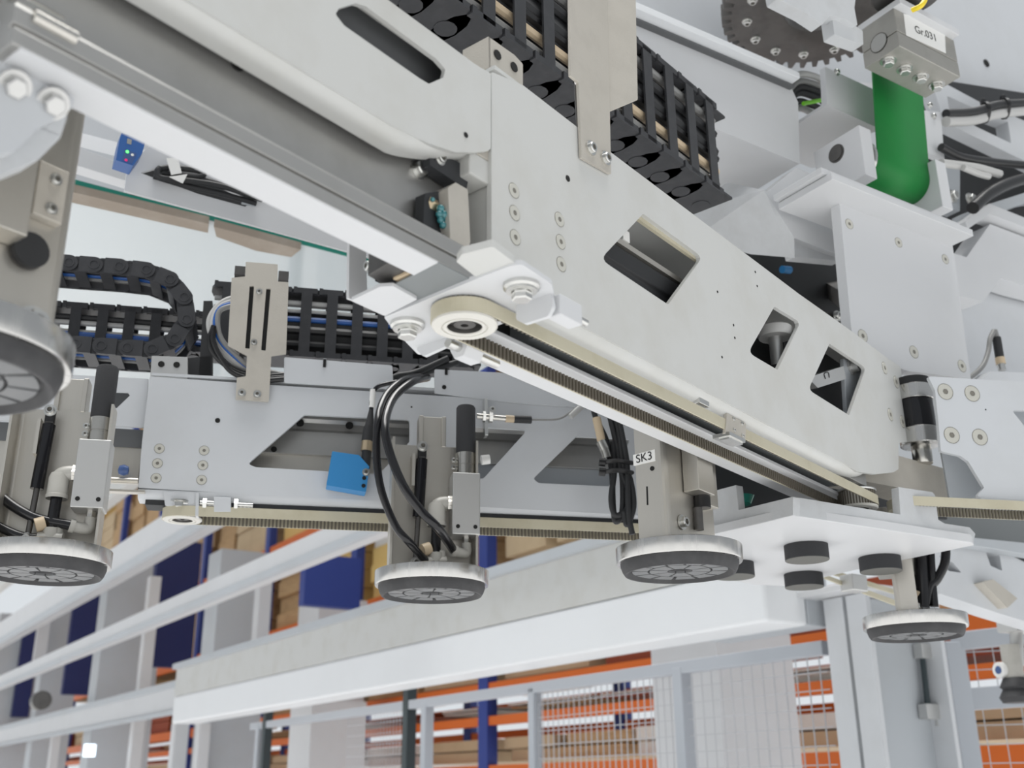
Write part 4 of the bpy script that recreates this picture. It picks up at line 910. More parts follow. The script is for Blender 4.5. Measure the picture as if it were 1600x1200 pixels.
# ---- right side frame
ra = thing('side_frame', 'white notched frame plate at the right edge beside the mounting plate', 'machine frame')
PN = P1(1550, 400, 1.90)
b = MB(); plate(b, PN, [(1478, 392), (1510, 402), (1547, 350), (1720, 415), (1720, 480), (1600, 447), (1565, 435), (1535, 472), (1490, 458)], .05, r=.002); obj('web', b, 'white_clean', ra, .003)
b = MB(); plate(b, shift(PN, .02), [(1508, 346), (1546, 318), (1720, 388), (1720, 402), (1547, 334), (1512, 358)], .04, r=.001); obj('cap_strip', b, 'white_clean', ra, .001)
b = MB(); plate(b, shift(PN, -.06), [(1486, 440), (1720, 430), (1720, 620), (1500, 596)], .03, r=.002); obj('lower_web', b, 'white_blue', ra, .003)
b = MB(); plate(b, shift(PN, .05), [(1535, 592), (1548, 580), (1600, 582), (1720, 590), (1720, 604), (1536, 600)], .04, r=.001); obj('sensor_ledge', b, 'white_blue', ra, .001)
se = thing('plug_sensor', 'small sensor with black plug and brass ring standing at the right edge', 'sensor')
PE = shift(PN, .03); S_ = lambda x, y: on(x, y, PE)
b = MB(); b.cyl(S_(1566, 579), S_(1564, 569), .007, 16); obj('nut', b, 'zinc', se)
b = MB(); b.cyl(S_(1564, 569), S_(1562, 559), .0085, 16); obj('ring', b, 'beige', se)
b = MB(); b.cyl(S_(1562, 559), S_(1557, 528), .0078, 16); obj('plug', b, 'black_matte', se)
b = MB(); b.cyl(S_(1557, 528), S_(1553, 516), .0058, 12); obj('elbow', b, 'grey_cable', se)
hose('grey cable bending down beside the right edge sensor', [S_(1553, 517), S_(1547, 530), S_(1544, 550), S_(1535, 572), S_(1515, 590), S_(1490, 600)], .0045, 'grey_cable', 'cable', name='cable')
ub = thing('support_frame', 'white triangular support frame with dark opening at the right edge', 'machine frame')
PR = P1(1530, 190, 1.95)
b = MB(); plate(b, PR, [(1452, 118), (1480, 132), (1532, 160), (1640, 205), (1760, 250), (1760, 330), (1590, 246), (1475, 190)], .03, [[(1480, 150), (1520, 168), (1575, 190), (1580, 224), (1484, 178)]], r=.002); obj('frame_plate', b, 'white_blue', ub, .001)
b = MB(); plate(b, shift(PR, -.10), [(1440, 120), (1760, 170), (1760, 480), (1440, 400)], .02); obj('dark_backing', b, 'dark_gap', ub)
b = MB(); plate(b, shift(PR, -.02), [(1462, 250), (1500, 262), (1500, 330), (1466, 318)], .03, r=.002); obj('bolt_plate', b, 'grey_paint', ub, .001)
for p in [(1488, 307), (1516, 312)]: inst('hex_bolt', HEX, ub, on(*p, shift(PR, .0)), n1, sc=1.1)
b = MB(); plate(b, shift(PR, -.0), [(1500, 336), (1548, 318), (1760, 250), (1760, 290), (1600, 318), (1510, 350)], .02); obj('grey_bar', b, 'grey_paint', ub, .001)
G_ = lambda x, y, d=0: on(x, y, shift(PR, .05 + d))
grp = 'cables at the upper right edge'
for i, (m, pts, r_) in enumerate((('grey_light', [(1478, 190), (1520, 188), (1560, 178), (1610, 172), (1700, 160)], .010), ('black_matte', [(1478, 178), (1520, 175), (1560, 164), (1610, 160), (1700, 146)], .009),
                                  ('black', [(1470, 230), (1500, 245), (1540, 252), (1600, 258), (1700, 265)], .008), ('grey_light', [(1470, 255), (1495, 258), (1530, 263), (1562, 272)], .008),
                                  ('black', [(1520, 325), (1550, 300), (1600, 280), (1700, 260)], .012), ('grey_light', [(1505, 262), (1530, 272), (1545, 276)], .006))):
    hose(['thick pale cable under the black one', 'black cable with ties', 'black cable below the triangular frame', 'short pale cable below the triangular frame', 'thick black conduit', 'thin pale cable end'][i] + ' at the upper right edge', [G_(x, y, .004 * i) for x, y in pts], r_, m, 'cable', grp, 'cable')
for lab, x in (('left black cable tie on the pale cable at the right edge', 1539), ('right black cable tie on the pale cable at the right edge', 1570)):
    t_ = thing('cable_tie', lab, 'cable tie'); c = G_(x, 176 - (x - 1539) * .2)
    b = MB(); b.lathe(c - V((.003, 0, 0)), V((1, 0, 0)), [(.020, 0), (.022, 0), (.022, .006), (.020, .006)], 20); obj('strap', b, 'black', t_)
    b = MB(); b.box(c + ZU * .025, .009, .01, .012); obj('head', b, 'black', t_, .001)
PO = P1(1540, 80, 2.3)
b = MB(); plate(b, PO, [(1380, -120), (1900, -120), (1900, 260), (1440, 150), (1380, 60)], .03); cpn = thing('roof_panel', 'smooth bluish panel with one hole in the upper right corner', 'panel'); obj('panel', b, 'white_blue', cpn)
inst('drilled_hole', DOT, cpn, on(1541, 99, shift(PO, .0003)), n1, sc=4.5)
# ---- strain relief bracket on the big arm
sr = thing('cable_bracket', 'tall beige steel cable bracket riveted to the big arm', 'bracket')
PT = shift(PA, .004)
b = MB(); plate(b, PT, [(890, -60), (948, -60), (955, 272), (909, 246), (904, 128), (892, 118)], .003, r=.001); obj('strip', b, 'steel_matte', sr, .0006)
b = MB(); b.prism(poly(PT, [(948, -60), (952, 172)]) + [on(975, 178, shift(PT, -.012)), on(969, -50, shift(PT, -.012))], -nA * .002 + a * .001); obj('side_lip', b, 'steel_matte', sr, .0004)
for p in [(922, 232), (945, 248)]: inst('rivet', CAPT, sr, on(*p, PT), nA, sc=1.7)
b = MB(); b.prism([on(905, 205, shift(PA, -.003)), on(904, 132, shift(PA, -.003)), on(886, 126, shift(PA, -.02)), on(868, 132, shift(PA, -.035)), on(838, 152, shift(PA, -.05))], -a * .0015 - nA * .002); obj('curved_wing', b, 'gear', sr)

# dark block painting cavity shade between the hub plate and the big arm
dh = thing('hub_shade_block', 'black block painting the shaded gap above the white hub plate', 'housing')
PDh = P1(1240, 745, 1.66)
b = MB(); plate(b, PDh, [(1085, 690), (1330, 700), (1480, 740), (1480, 812), (1300, 800), (1085, 815)], .12, r=.003); obj('housing', b, 'dark_gap', dh, .003)  # dark block painting the cavity shade, not a real housing
b = MB(); b.lathe(on(1158, 776, shift(PDh, .01)), -ZU, [(0, 0), (.02, 0), (.014, .012), (0, .012)], 20); obj('green_indicator', b, 'glass_edge', dh)
# ================================================================== cable chains
def side_link_mesh(name, p, H, D, bw, t=.004):
    """link lying on its side: upright crossbars in front and behind, side plates above and below (x along, y away, z up)"""
    b = MB()
    X, Y, Z = V((1, 0, 0)), V((0, 1, 0)), ZU
    b.obox((p * .5, .001, H / 2), X * bw / 2, Y * .0015, Z * (H / 2 - .001)); b.obox((p * .5, D - .001, H / 2), X * bw / 2, Y * .0015, Z * (H / 2 - .001))
    for z0, inn in ((0, 1), (H, -1)):
        o = []
        for k in range(7): q = math.pi / 2 + math.pi * k / 6; o.append(V((p * .18 + D * .30 * math.cos(q) * .8, D / 2 + (D / 2 - .001) * math.sin(q), z0)))
        for k in range(7): q = -math.pi / 2 + math.pi * k / 6; o.append(V((p * .92 + D * .30 * math.cos(q) * .8, D / 2 + (D / 2 - .001) * math.sin(q), z0)))
        b.prism(o, Z * inn * t)
        b.obox((p * 1.0, D / 2, z0 + inn * (t * 1.5 + .0005)), X * p * .45, Y * (D / 2 - .003), Z * t * .45)
        b.lathe((p * 1.0, D / 2, z0), -Z * inn, [(D * .16, 0), (D * .16, .0008), (0, .0008)], 12, False)
        b.obox((p * .5, .003, z0 + inn * .003), X * p * .40, Y * .0035, Z * .0045)
        b.obox((p * .04, .003, z0 + inn * .003), X * p * .07, Y * .0045, Z * .0055)
    me = b.mesh(name, ['chain']); fixn(me); return me
def straight_chain(label, pl, x0, x1, ytop, ybot, xref, pitch_px, D, cables, bw=.36, grp=None):
    """chain along plane pl between picture columns x0..x1; ytop/ybot are its edges at column xref"""
    t = thing('cable_chain', label, 'cable chain'); n = pl[1]; d = ZU.cross(n)
    if d.dot(rt) < 0: d = -d
    top, bot = on(xref, ytop, pl), on(xref, ybot, pl); H = top.z - bot.z; p0 = V((bot.x, bot.y, bot.z))
    sl_ = lambda x: (on(x, (ytop + ybot) / 2 , pl) - p0).dot(d)
    # picture column -> distance along the chain, solved on the mid-height line
    def sx(x):
        lo_, hi_ = -3.0, 3.0
        for _ in range(50):
            m = (lo_ + hi_) / 2; q = p0 + d * m + ZU * H / 2 - CAM; u_ = q.dot(rt) / q.dot(fw) * F + 800
            if u_ < x: lo_ = m
            else: hi_ = m
        return lo_
    p = sx(xref + pitch_px / 2) - sx(xref - pitch_px / 2); me = side_link_mesh('link', p, H, D, p * bw)
    s0, s1 = sx(x0), sx(x1); k = int((s1 - s0) / p)
    for i in range(k): inst('link', me, t, p0 + d * (s1 - (i + 1) * p), ZU, d)
    for i, (m, f, r_, yy) in enumerate(cables):
        zz = H * f; q0, q1 = p0 + d * (s1 - k * p) + ZU * zz - n * yy, p0 + d * s1 + ZU * zz - n * yy
        tag(obj('cable', MB().tube([q0, (q0 + q1) / 2 + ZU * .002, q1], r_, 8, 4), m), {'grey_cable': 'mid grey', 'black_matte': 'matt black', 'grey_light': 'pale grey', 'black': 'glossy black', 'beige': 'beige', 'blue_cable': 'blue', 'paper_white': 'white'}[m] + ' ' + grp[0] + ', ' + ['first', 'second', 'third', 'fourth', 'fifth', 'sixth', 'seventh'][sorted(range(len(cables)), key=lambda j: -cables[j][1]).index(i)] + ' from the top', 'cable', grp[1])
    return p0, d, H, p
ch1 = vpl(YA + 2.5, on(1050, 176, shift(PA, -.13)))
cabs = [('grey_cable', .85, .006, .012), ('black_matte', .70, .007, .012), ('grey_light', .55, .005, .014), ('black', .42, .007, .012), ('beige', .28, .006, .012), ('grey_cable', .14, .006, .013), ('black_matte', .5, .04, .045)]
straight_chain('large black cable chain running above the big arm behind the beige bracket', ch1, 300, 1128, 106, 244, 1050, 33.5, .085, cabs, .38, ('cable inside the large upper cable chain', 'cables in the upper chain'))
ch2 = shift(PBF, -.10)
cabs2 = [('grey_light', .80, .004, .010), ('grey_light', .68, .003, .010), ('blue_cable', .56, .005, .012), ('black', .40, .007, .012), ('black_matte', .2, .006, .014), ('black_matte', .5, .04, .05)]
straight_chain('black cable chain on its side behind the rear arm, right of the slotted bracket', ch2, 330, 735, 450, 555, 460, 41, .06, cabs2, .42, ('cable inside the chain behind the rear arm', 'cables in the middle chain'))
ch3 = shift(PBF, -.115)
cabs3 = [('grey_light', .52, .0045, .008), ('paper_white', .34, .003, .012), ('blue_cable', .22, .005, .006), ('paper_white', .08, .003, .012), ('black_matte', .66, .005, .008)]
straight_chain('black cable chain with blue and white cables behind the looped chain at left', ch3, -150, 345, 478, 540, 180, 42, .05, cabs3, .40, ('cable inside the chain behind the looped chain', 'cables in the left chain'))
# looped chain at left, bending in an upright plane
lc = thing('cable_chain', 'black cable chain making a U-turn at left above the rear arm', 'cable chain')
PLc = shift(PBF, -.035)
pv_ = [(-132, 390), (-92, 393), (-52, 396), (-12, 399), (28, 403), (68, 407), (108, 410), (147, 413), (187, 416), (229, 421), (266, 436), (288, 464), (292, 499), (273, 529), (238, 545), (199, 543), (158, 540), (118, 537), (78, 534), (38, 531), (-2, 528), (-42, 525), (-82, 522), (-122, 519)]
pts = [on(x, y, PLc) for x, y in pv_]
Lk = sum((pts[i + 1] - pts[i]).length for i in range(len(pts) - 1)) / (len(pts) - 1); hh = .0125; Dk = .062
b = MB()
def stad(z, dz, r_, x0=0.0, x1=None):  # round-ended side plate
    x1 = Lk if x1 is None else x1; o = []
    for k in range(9): q = math.pi / 2 + math.pi * k / 8; o.append(V((x0 + r_ * math.cos(q), r_ * math.sin(q), z)))
    o += [V((x1 + .002, -r_, z)), V((x1 + .002, r_, z))]; b.prism(o, ZU * dz)
for z in (0, -Dk): stad(z, -.003, hh, 0, Lk * .55); stad(z - .0035, -.003, hh * .96, .0, Lk + .004)
for z in (0, ): b.lathe((0, 0, z), ZU, [(hh * .62, 0), (hh * .62, .0012), (hh * .46, .0012), (hh * .46, .0)], 16, False)
for yy in (hh - .0015, -hh + .0015): b.obox((Lk * .55, yy, -Dk / 2), V((Lk * .24, 0, 0)), V((0, .0015, 0)), ZU * (Dk / 2 - .003))
lme = b.mesh('link', ['chain']); fixn(lme)
for i in range(len(pts) - 1): inst('link', lme, lc, pts[i + 1] + nB * (.0004 if i % 2 else 0), nB, pts[i] - pts[i + 1])
for i, (m, dn, f) in enumerate((('blue_cable', .018, -.2), ('black', .03, .1), ('blue_cable', .042, .2), ('grey_cable', .052, -.1))):
    hose(['nearest blue', 'second black', 'third blue', 'rearmost grey'][i] + ' cable inside the U-turn chain', [q - nB * dn + ZU * .004 * f for q in pts], .004, m, 'cable', 'cables in the looped chain', 'cable')
# slotted stainless bracket holding the cables
sbk = thing('cable_bracket', 'beige stainless cable bracket with two long slots left of centre', 'bracket')
PSb = shift(PBF, .010)
b = MB(); plate(b, PSb, [(384, 409), (434, 413), (434, 440), (451, 441), (447, 553), (424, 556), (420, 628), (368, 624), (370, 590), (384, 588), (386, 556), (356, 540), (362, 434), (383, 432)], .003,
               [[(390, 447), (397, 447), (390, 545), (383, 544)], [(416, 451), (423, 451), (415, 548), (408, 547)]], r=.0012, rh=.0012); obj('plate', b, 'steel_matte', sbk, .0004)
for p in [(375, 425), (443, 433)]: obj('rear_lip', MB().box(on(*p, shift(PSb, -.008)), .015, .012, .014, YB), 'gear', sbk)
b = MB(); plate(b, shift(PSb, -.012), [(380, 440), (426, 442), (418, 560), (374, 556)], .003); obj('rear_sheet', b, 'black_matte', sbk)
for p in [(405, 456), (397, 535)]: inst('cap_screw', CAPT, sbk, on(*p, PSb), nB, sc=1.1)
for p in [(378, 614), (402, 616)]: inst('rivet', CAPT, sbk, on(*p, PSb), nB, sc=1.3)
C_ = lambda x, y, d: on(x, y, shift(PBF, d))
grp = 'cables looped behind the slotted bracket'
names = ['outermost pale', 'second pale', 'bright blue', 'third grey', 'outer black', 'inner black', 'lowest black']
for i, (m, r_, o) in enumerate((('grey_light', .0042, 0), ('grey_light', .0036, 5), ('blue_cable', .0036, 9), ('grey_cable', .004, 13), ('black', .0040, -6), ('black', .0036, 2), ('black', .0040, 10))):
    if m != 'black': P_ = [(372, 463 + o), (345, 474 + o * .8), (327 + o, 500 + o * .3), (333 + o, 530), (355 + o, 558 - o * .3), (395, 580 - o * .4), (445, 590 - o * .3)]
    else: P_ = [(334, 512 + o * .4), (325 + abs(o) * .8, 530 + o * .3), (335 + abs(o), 556 + o * .3), (365, 578 + o * .5), (405, 590 + o * .4), (450, 588 + o * .4)]
    hose(names[i] + ' cable looped behind the slotted bracket', [C_(x, y, -.012 + .002 * i) for x, y in P_], r_, m, 'cable', grp, 'cable')
b = MB(); plate(b, shift(PBF, -.03), [(318, 470), (332, 470), (332, 598), (310, 596)], .02); plate(b, shift(PBF, -.03), [(290, 560), (330, 556), (330, 600), (290, 600)], .012)
tag(obj('sheet_stop', b, 'black_matte'), 'narrow black sheet between the looped chain and the slotted bracket', 'sheet')
# dark hose tangle above the rear arm between the cover plates
for i, P_ in enumerate([[(600, 600), (620, 588), (650, 582), (700, 560)], [(615, 598), (640, 588), (670, 580), (715, 566)], [(590, 605), (612, 592), (640, 590), (668, 592)]]):
    hose(['first', 'second', 'third'][i] + ' dark hose crossing the gap between the cover plates', [C_(x, y, -.008 - .006 * i) for x, y in P_], .005, 'black_matte', 'hose', 'hoses between the cover plates')
# ================================================================== upper left: white beam, small sensor, glass sheet
wbm = thing('side_beam', 'white beam with dark cable opening below the slide channel at left', 'machine beam')
PWb = P1(300, 330, 1.55)
b = MB(); plate(b, PWb, [(195, 298), (199, 262), (246, 215), (400, 280), (600, 380), (600, 408), (400, 353)], .006, [[(219, 270), (248, 262), (330, 284), (395, 315), (383, 323), (310, 303)]], r=.001); obj('beam_face', b, 'white_clean', wbm, .0015)
b = MB(); plate(b, shift(PWb, -.05), [(205, 240), (420, 280), (420, 345), (205, 300)], .01); obj('beam_back', b, 'black_matte', wbm)
b = MB(); p = on(388, 318, shift(PWb, .003)); plate(b, shift(PWb, .003), [(379, 305), (400, 312), (400, 322), (378, 318)], .003, r=.001); obj('lug', b, 'grey_paint', wbm)
Pc_ = shift(PWb, .012)
for i, P_ in enumerate([[(250, 262), (246, 268), (252, 278), (300, 283), (350, 292), (410, 312)], [(248, 264), (270, 262), (316, 268), (310, 276), (270, 272)], [(252, 270), (290, 276), (330, 284), (400, 306)], [(240, 275), (290, 290), (350, 304), (400, 318)]]):
    hose(['first', 'second', 'third', 'fourth'][i] + ' black cable coiled in the opening of the white side beam', [on(x, y, shift(Pc_, -.003 * i)) for x, y in P_], .0048, 'black_matte', 'cable', 'cables in the side beam opening', 'cable')
b = MB(); plate(b, shift(Pc_, .008), [(260, 247), (278, 246), (284, 270), (268, 273)], .002); plate(b, shift(Pc_, .008), [(265, 276), (293, 272), (286, 286)], .002); tag(obj('tie_tape', b, 'label'), 'pale tape strip round the cables in the side beam', 'tape')
ss = thing('small_sensor', 'small dark blue sensor with green lamp at upper left', 'sensor')
Pss = vpl(60, aty(205, 232, 1.45))
b = MB(); plate(b, Pss, [(190, 207), (228, 219), (222, 240), (208, 259), (181, 250), (186, 222)], .03, r=.001); obj('housing', b, 'sensor_navy', ss, .001)
b = MB(); plate(b, shift(Pss, .0006), [(195, 233), (214, 240), (206, 256), (191, 250)], .001); obj('panel', b, 'sensor_dark', ss)
b = MB(); plate(b, shift(Pss, .0008), [(199, 216), (206, 218), (205, 226), (198, 224)], .001); obj('lens', b, 'nickel', ss)
for p, m in (((199, 237), 'led_green'), ((197, 250), 'led_red'), ((207, 242), 'label')):
    b = MB(); c = on(*p, shift(Pss, .001)); b.lathe(c, Pss[1], [(.0024, 0), (.0018, .001), (0, .0012)], 12); obj('lamp', b, m, ss)
b = MB(); plate(b, vpl(57, aty(150, 260, 1.7)), [(60, 150), (230, 215), (230, 235), (60, 190)], .05); b2 = MB(); plate(b2, vpl(57, aty(150, 260, 1.66)), [(60, 205), (205, 262), (205, 285), (60, 240)], .03)
obj('upper_rail', b, 'white_blue', wbm, .002); obj('lower_rail', b2, 'white_clean', wbm, .002)
gl = thing('glass_sheet', 'large glass sheet with green edge held behind the arms at left', 'glass sheet')
g0 = onz(110, 287, 1.15); e_ = e1
gp = [g0 - e1 * .8, g0 + e1 * 1.25, g0 + e1 * 1.25 + e2 * 1.3, g0 - e1 * .8 + e2 * 1.3]
b = MB(); b.prism(gp, ZU * .010); obj('pane', b, 'glass', gl)
b = MB(); b.obox(g0 + e1 * .225 - e2 * .0015 + ZU * .005, e1 * 1.025, e2 * .0015, ZU * .0055); obj('polished_edge', b, 'glass_edge', gl)

for lab, pts_ in (('brown slab painted as a reflection along the green glass edge at left', [(100, 297), (326, 350), (325, 364), (100, 314)]), ('pale brown slab painted as a reflection under the glass towards the big arm', [(334, 354), (470, 390), (455, 402), (400, 392), (338, 370)])):
    b = MB(); slab(b, 1.128, pts_, .018); tag(obj('reflection_slab', b, 'reflection_brown'), lab, 'reflection_slab')  # brown slabs painting the rack's reflection in the glass
# ================================================================== hall behind: beams, columns, fence, pallet rack (all along e2)
VPX, VPY = -407.0, 1241.0
def ln(k, x): return VPY - k * (x - VPX)         # picture height of a line of slope k towards the common vanishing point
def P2Y(Y): return P2(800, 1100, Y)
def strip(mb, pl, k0, k1, x0, x1, thick): return plate(mb, pl, [(x0, ln(k0, x0)), (x1, ln(k0, x1)), (x1, ln(k1, x1)), (x0, ln(k1, x0))], thick)
# big white crossbeam
bm = thing('crossbeam', 'long wide white crossbeam receding to the left behind the cups', 'beam')
t0 = aty(1112, 900, 3.1); PG = (t0, n2); hG = t0.z - 1.5
def gpt(x): return on(x, ln(.2245, x), PG)
gl0, gr0 = gpt(272), gpt(1190)
zb_ = on(700, ln(.1665, 700), PG).z; hw_ = gl0.z - zb_; dep = .16
low = lambda p: V((p.x, p.y, zb_))
b = MB(); b.prism([gl0, gr0, low(gr0), low(gl0)], -n2 * dep); obj('box_beam', b, 'white_bright', bm, .012, 4)
hf = on(700, ln(.2245 + .066, 700), PG).z - gl0.z
b = MB(); b.prism([gl0, gr0 - e2 * .3, gr0 - e2 * .3 + ZU * hf, gl0 + ZU * hf], -n2 * .03); o_ = obj('upper_web', b, 'white', bm, .002)
b = MB(); b.prism([gl0 + ZU * hf, gr0 - e2 * .3 + ZU * hf, gr0 - e2 * .3 + ZU * (hf + .035), gl0 + ZU * (hf + .035)], n2 * .03); obj('top_lip', b, 'grey_paint', bm)
b = MB(); b.prism([gr0 - n2 * dep, gr0 - n2 * (dep + .09), low(gr0) - n2 * (dep + .09), low(gr0) - n2 * dep], e2 * .4); obj('end_block', b, 'grey_paint', bm, .004)
# left rails of the same line
def rail(label, kt, kb, x0, x1, Y, mats, thick=.12, lip=None):
    t = thing('guide_rail', label, 'rail'); pl = P2Y(Y)
    b = MB(); strip(b, pl, kt, kb, x0, x1, thick); obj('rail_face', b, mats, t, .003)
    if lip:
        b = MB(); strip(b, shift(pl, .02), kb, kb - lip, x0, x1, .03); obj('rail_lip', b, 'grey_paint', t)
    return t
rail('pale rail sloping up from the left edge to the rear arm', .455, .425, -60, 620, 3.6, 'white_clean', .16, .012)
rail('broad pale rail at far left under the first cup', .66, .60, -80, 330, 3.5, 'white_clean', .2, .02)
rail('thin grey tube rail above the lower left beam', .262, .246, -60, 350, 4.12, 'grey_paint', .04)
rail('lower pale beam at left ending at the crossbeam', .245, .195, -60, 350, 4.15, 'white_clean', .05, .01)
rail('uppermost narrow rail in the far left corner', .86, .80, -80, 230, 3.5, 'white', .1)
def post(name, label, cat, x0, x1, yt, Y, m, depth=.14, yb=None, grp=None):
    Y = Y * 1207 / ((x0 + x1) / 2 + 407); p = aty((x0 + x1) / 2, yt, Y); wpx = (x1 - x0) * (p - CAM).dot(fw) / F; zb = 0.0 if yb is None else aty((x0 + x1) / 2, yb, Y).z
    b = MB(); b.obox(V((p.x, p.y + depth / 2, (p.z + zb) / 2)), e1 * wpx * .6, e2 * depth / 2, ZU * (p.z - zb) / 2)
    return tag(obj(name, b, m), label, cat, grp)
g1 = 'grey machine columns at left'
for lab, x0, x1, yt, Y in (('grey column left of the dark blue panel', 168, 240, 880, 5.3), ('grey column right of the dark blue panel', 335, 402, 860, 5.3), ('grey column at the far left edge', 0, 60, 960, 5.3), ('narrow grey column between the left blue panels', 75, 118, 930, 5.3)):
    post('column', lab, 'column', x0, x1, yt, Y, 'grey_paint', .3, grp=g1)
g2 = 'dark blue panels at left'
for lab, x0, x1, yt, yb, Y in (('large dark blue panel between the left columns', 250, 306, 845, 1042, 5.5), ('narrow dark blue panel further left', 118, 150, 925, 1085, 5.5), ('tiny dark blue panel near the left edge', 38, 58, 975, 1120, 5.5)):
    post('blue_panel', lab, 'panel', x0, x1, yt, Y, 'column_blue', .1, yb, g2)
post('blue_panel', 'bright blue panel under the middle suction cup hoses', 'panel', 478, 556, 868, 5.2, 'rack_blue', .08, 948)
g3 = 'white posts at left'
for lab, x0, x1, yt, Y, yb in (('white post beside the large dark blue panel', 232, 246, 900, 5.0, None), ('white post left of the bright blue panel', 402, 418, 905, 5.0, 1000), ('white post at left below the lower beam', 208, 222, 1105, 4.8, None), ('slim white post at far left', 62, 76, 950, 4.9, 1040), ('white post under the crossbeam end', 308, 322, 1130, 4.8, None), ('slanting white post left of the crossbeam end', 270, 288, 1130, 4.7, None), ('slim white post in the lower left corner', 82, 92, 1130, 4.8, None)):
    post('post', lab, 'post', x0, x1, yt, Y, 'white_clean', .1, yb, g3)
ft = thing('pipe_end', 'dark open pipe end at lower left', 'pipe'); c = aty(66, 1094, 8.5); b = MB(); b.cyl(c, c + e2 * .12, .07, 24); obj('pipe', b, 'gear', ft)
lm = post('signal_lamp', 'small bright blue-white lamp at lower left', 'lamp', 133, 146, 1163, 4.5, 'lampm', .05, 1182)
# pale columns behind the fence
g4 = 'pale columns behind the fence'
for lab, x0, x1, yt, Y in (('wide pale column right of centre behind the fence', 1070, 1205, 985, 5.0), ('pale column under the crossbeam left of centre', 468, 545, 1095, 5.4), ('pale column behind the blue panel', 480, 548, 935, 5.6)):
    post('column', lab, 'column', x0, x1, yt, Y, 'white_clean', .35, grp=g4)
# right steel column, H section
hcl = thing('steel_column', 'grey H-section steel column below the right suction cup', 'column')
def hcol(px, yt, Y, xl, xr):
    t = aty(px, yt, Y); L2 = (on(xl, yt, (t, n2)) - t).dot(e2); L1 = (on(xr, yt, (t, n1)) - t).dot(e1); H = t.z
    mk = lambda c, x, y: MB().obox(V((c.x, c.y, H / 2)), x, y, ZU * H / 2)
    obj('front_flange', mk(t + e1 * .008 + e2 * L2 / 2, e1 * .008, e2 * L2 / 2), 'white_blue', hcl, .002)
    obj('web', mk(t + e1 * L1 / 2 + e2 * L2 * .5, e1 * L1 / 2, e2 * .006), 'grey_paint', hcl)
    obj('rear_flange', mk(t + e1 * L1 + e2 * L2 / 2, e1 * .008, e2 * L2 / 2), 'white_blue', hcl, .002)
    return t, L1, L2
tcol, cL1, cL2 = hcol(1352, 925, 2.9, 1284, 1462)
b = MB(); b.obox(V((tcol.x, tcol.y, tcol.z + .01)) + e1 * cL1 * .3 + e2 * cL2 * .8, e1 * cL1 * .55, e2 * cL2 * 1.0, ZU * .008); obj('top_plate', b, 'white_clean', hcl, .002)
cyl_ = thing('air_cylinder', 'slim air cylinder with dark rod on the right steel column', 'cylinder'); PCy = (tcol + e2 * cL2 * .35, n2 * .3 + n1); K_ = lambda x, y: on(x, y, (tcol - n1 * .05, n1))
b = MB(); b.cyl(K_(1441, 1025), K_(1450, 1105), .008, 14); obj('rod', b, 'fence_dark', cyl_)
b = MB(); b.cyl(K_(1456, 1010), K_(1468, 1135), .012, 14); obj('barrel', b, 'alu_block', cyl_)
b = MB(); b.box(K_(1443, 1018), .05, .03, .04, E1); obj('upper_mount', b, 'alu_block', cyl_, .002)
b = MB(); b.box(K_(1452, 1112), .055, .03, .04, E1); obj('lower_mount', b, 'alu_block', cyl_, .002)
# ---- safety fence
fn = thing('safety_fence', 'grey wire mesh safety fence with top rail behind the crossbeam', 'fence')
PFn = P2Y(4.55)
ztop = on(800, ln(.1335, 800), PFn).z; fz = lambda x, z: (lambda p: V((p.x, p.y, z)))(on(x, ln(.1335, x), PFn))
rh_ = .040
b = MB(); p, q = fz(395, ztop), fz(1292, ztop); b.bar(p, q, .04, rh_); obj('top_rail', b, 'fence_grey', fn, .003)
for x, m, w_ in ((408, 'fence_grey', .05), (640, 'fence_dark', .05), (668, 'fence_grey', .045), (835, 'fence_grey', .04), (1064, 'fence_grey', .045), (418, 'fence_dark', .05)):
    p = fz(x, 0); b = MB(); b.obox(V((p.x, p.y, ztop / 2 + (.10 if m == 'fence_dark' else 0))), e1 * w_ / 2, e2 * w_ / 2, ZU * (ztop / 2)); obj('post', b, m, fn, .003)
def mesh_panel(x0, x1, parent, pl_fz, zt, px_=.034, py_=.05, zlow=1.35, n=None):
    p, q = pl_fz(x0, 0), pl_fz(x1, 0); d = q - p; L = d.length; d = d / L; b = MB(); r_ = .0014
    k = int(L / px_)
    for i in range(k + 1): c = p + d * (i * px_); b.obox(V((c.x, c.y, (zt + zlow) / 2)), d * r_, V((-d.y, d.x, 0)) * r_, ZU * (zt - zlow) / 2)
    z = zlow
    while z < zt: b.obox((V((p.x, p.y, z)) + V((q.x, q.y, z))) / 2, d * L / 2, V((-d.y, d.x, 0)) * r_, ZU * r_); z += py_
    obj('wire_mesh', b, 'wire', parent, kind='stuff')
mesh_panel(545, 632, fn, fz, ztop); mesh_panel(840, 1064, fn, fz, ztop); mesh_panel(1066, 1290, fn, fz, ztop, .045)
fr = thing('safety_fence', 'short wire mesh fence bay in the lower right corner', 'fence')
PF2 = P1(1500, 1010, 3.3); zt2 = on(1500, 1010, PF2).z; f2 = lambda x, z: (lambda p: V((p.x, p.y, z)))(on(x, 1010 - (x - 1500) * .0, PF2))
pa_, pb_ = aty(1486, 1004, 3.2), aty(1800, 965, 3.0)
f2 = lambda x, z: (lambda u: V((pa_.x + (pb_.x - pa_.x) * u, pa_.y + (pb_.y - pa_.y) * u, z)))((x - 1486) / 314)
b = MB(); b.bar(V((pa_.x, pa_.y, zt2)), V((pb_.x, pb_.y, zt2 + .03)), .04, .05); obj('top_rail', b, 'fence_grey', fr, .003)
b = MB(); b.bar(V((pa_.x, pa_.y, zt2 - .16)), V((pb_.x, pb_.y, zt2 - .14)), .03, .06); obj('middle_rail', b, 'fence_grey', fr, .003)
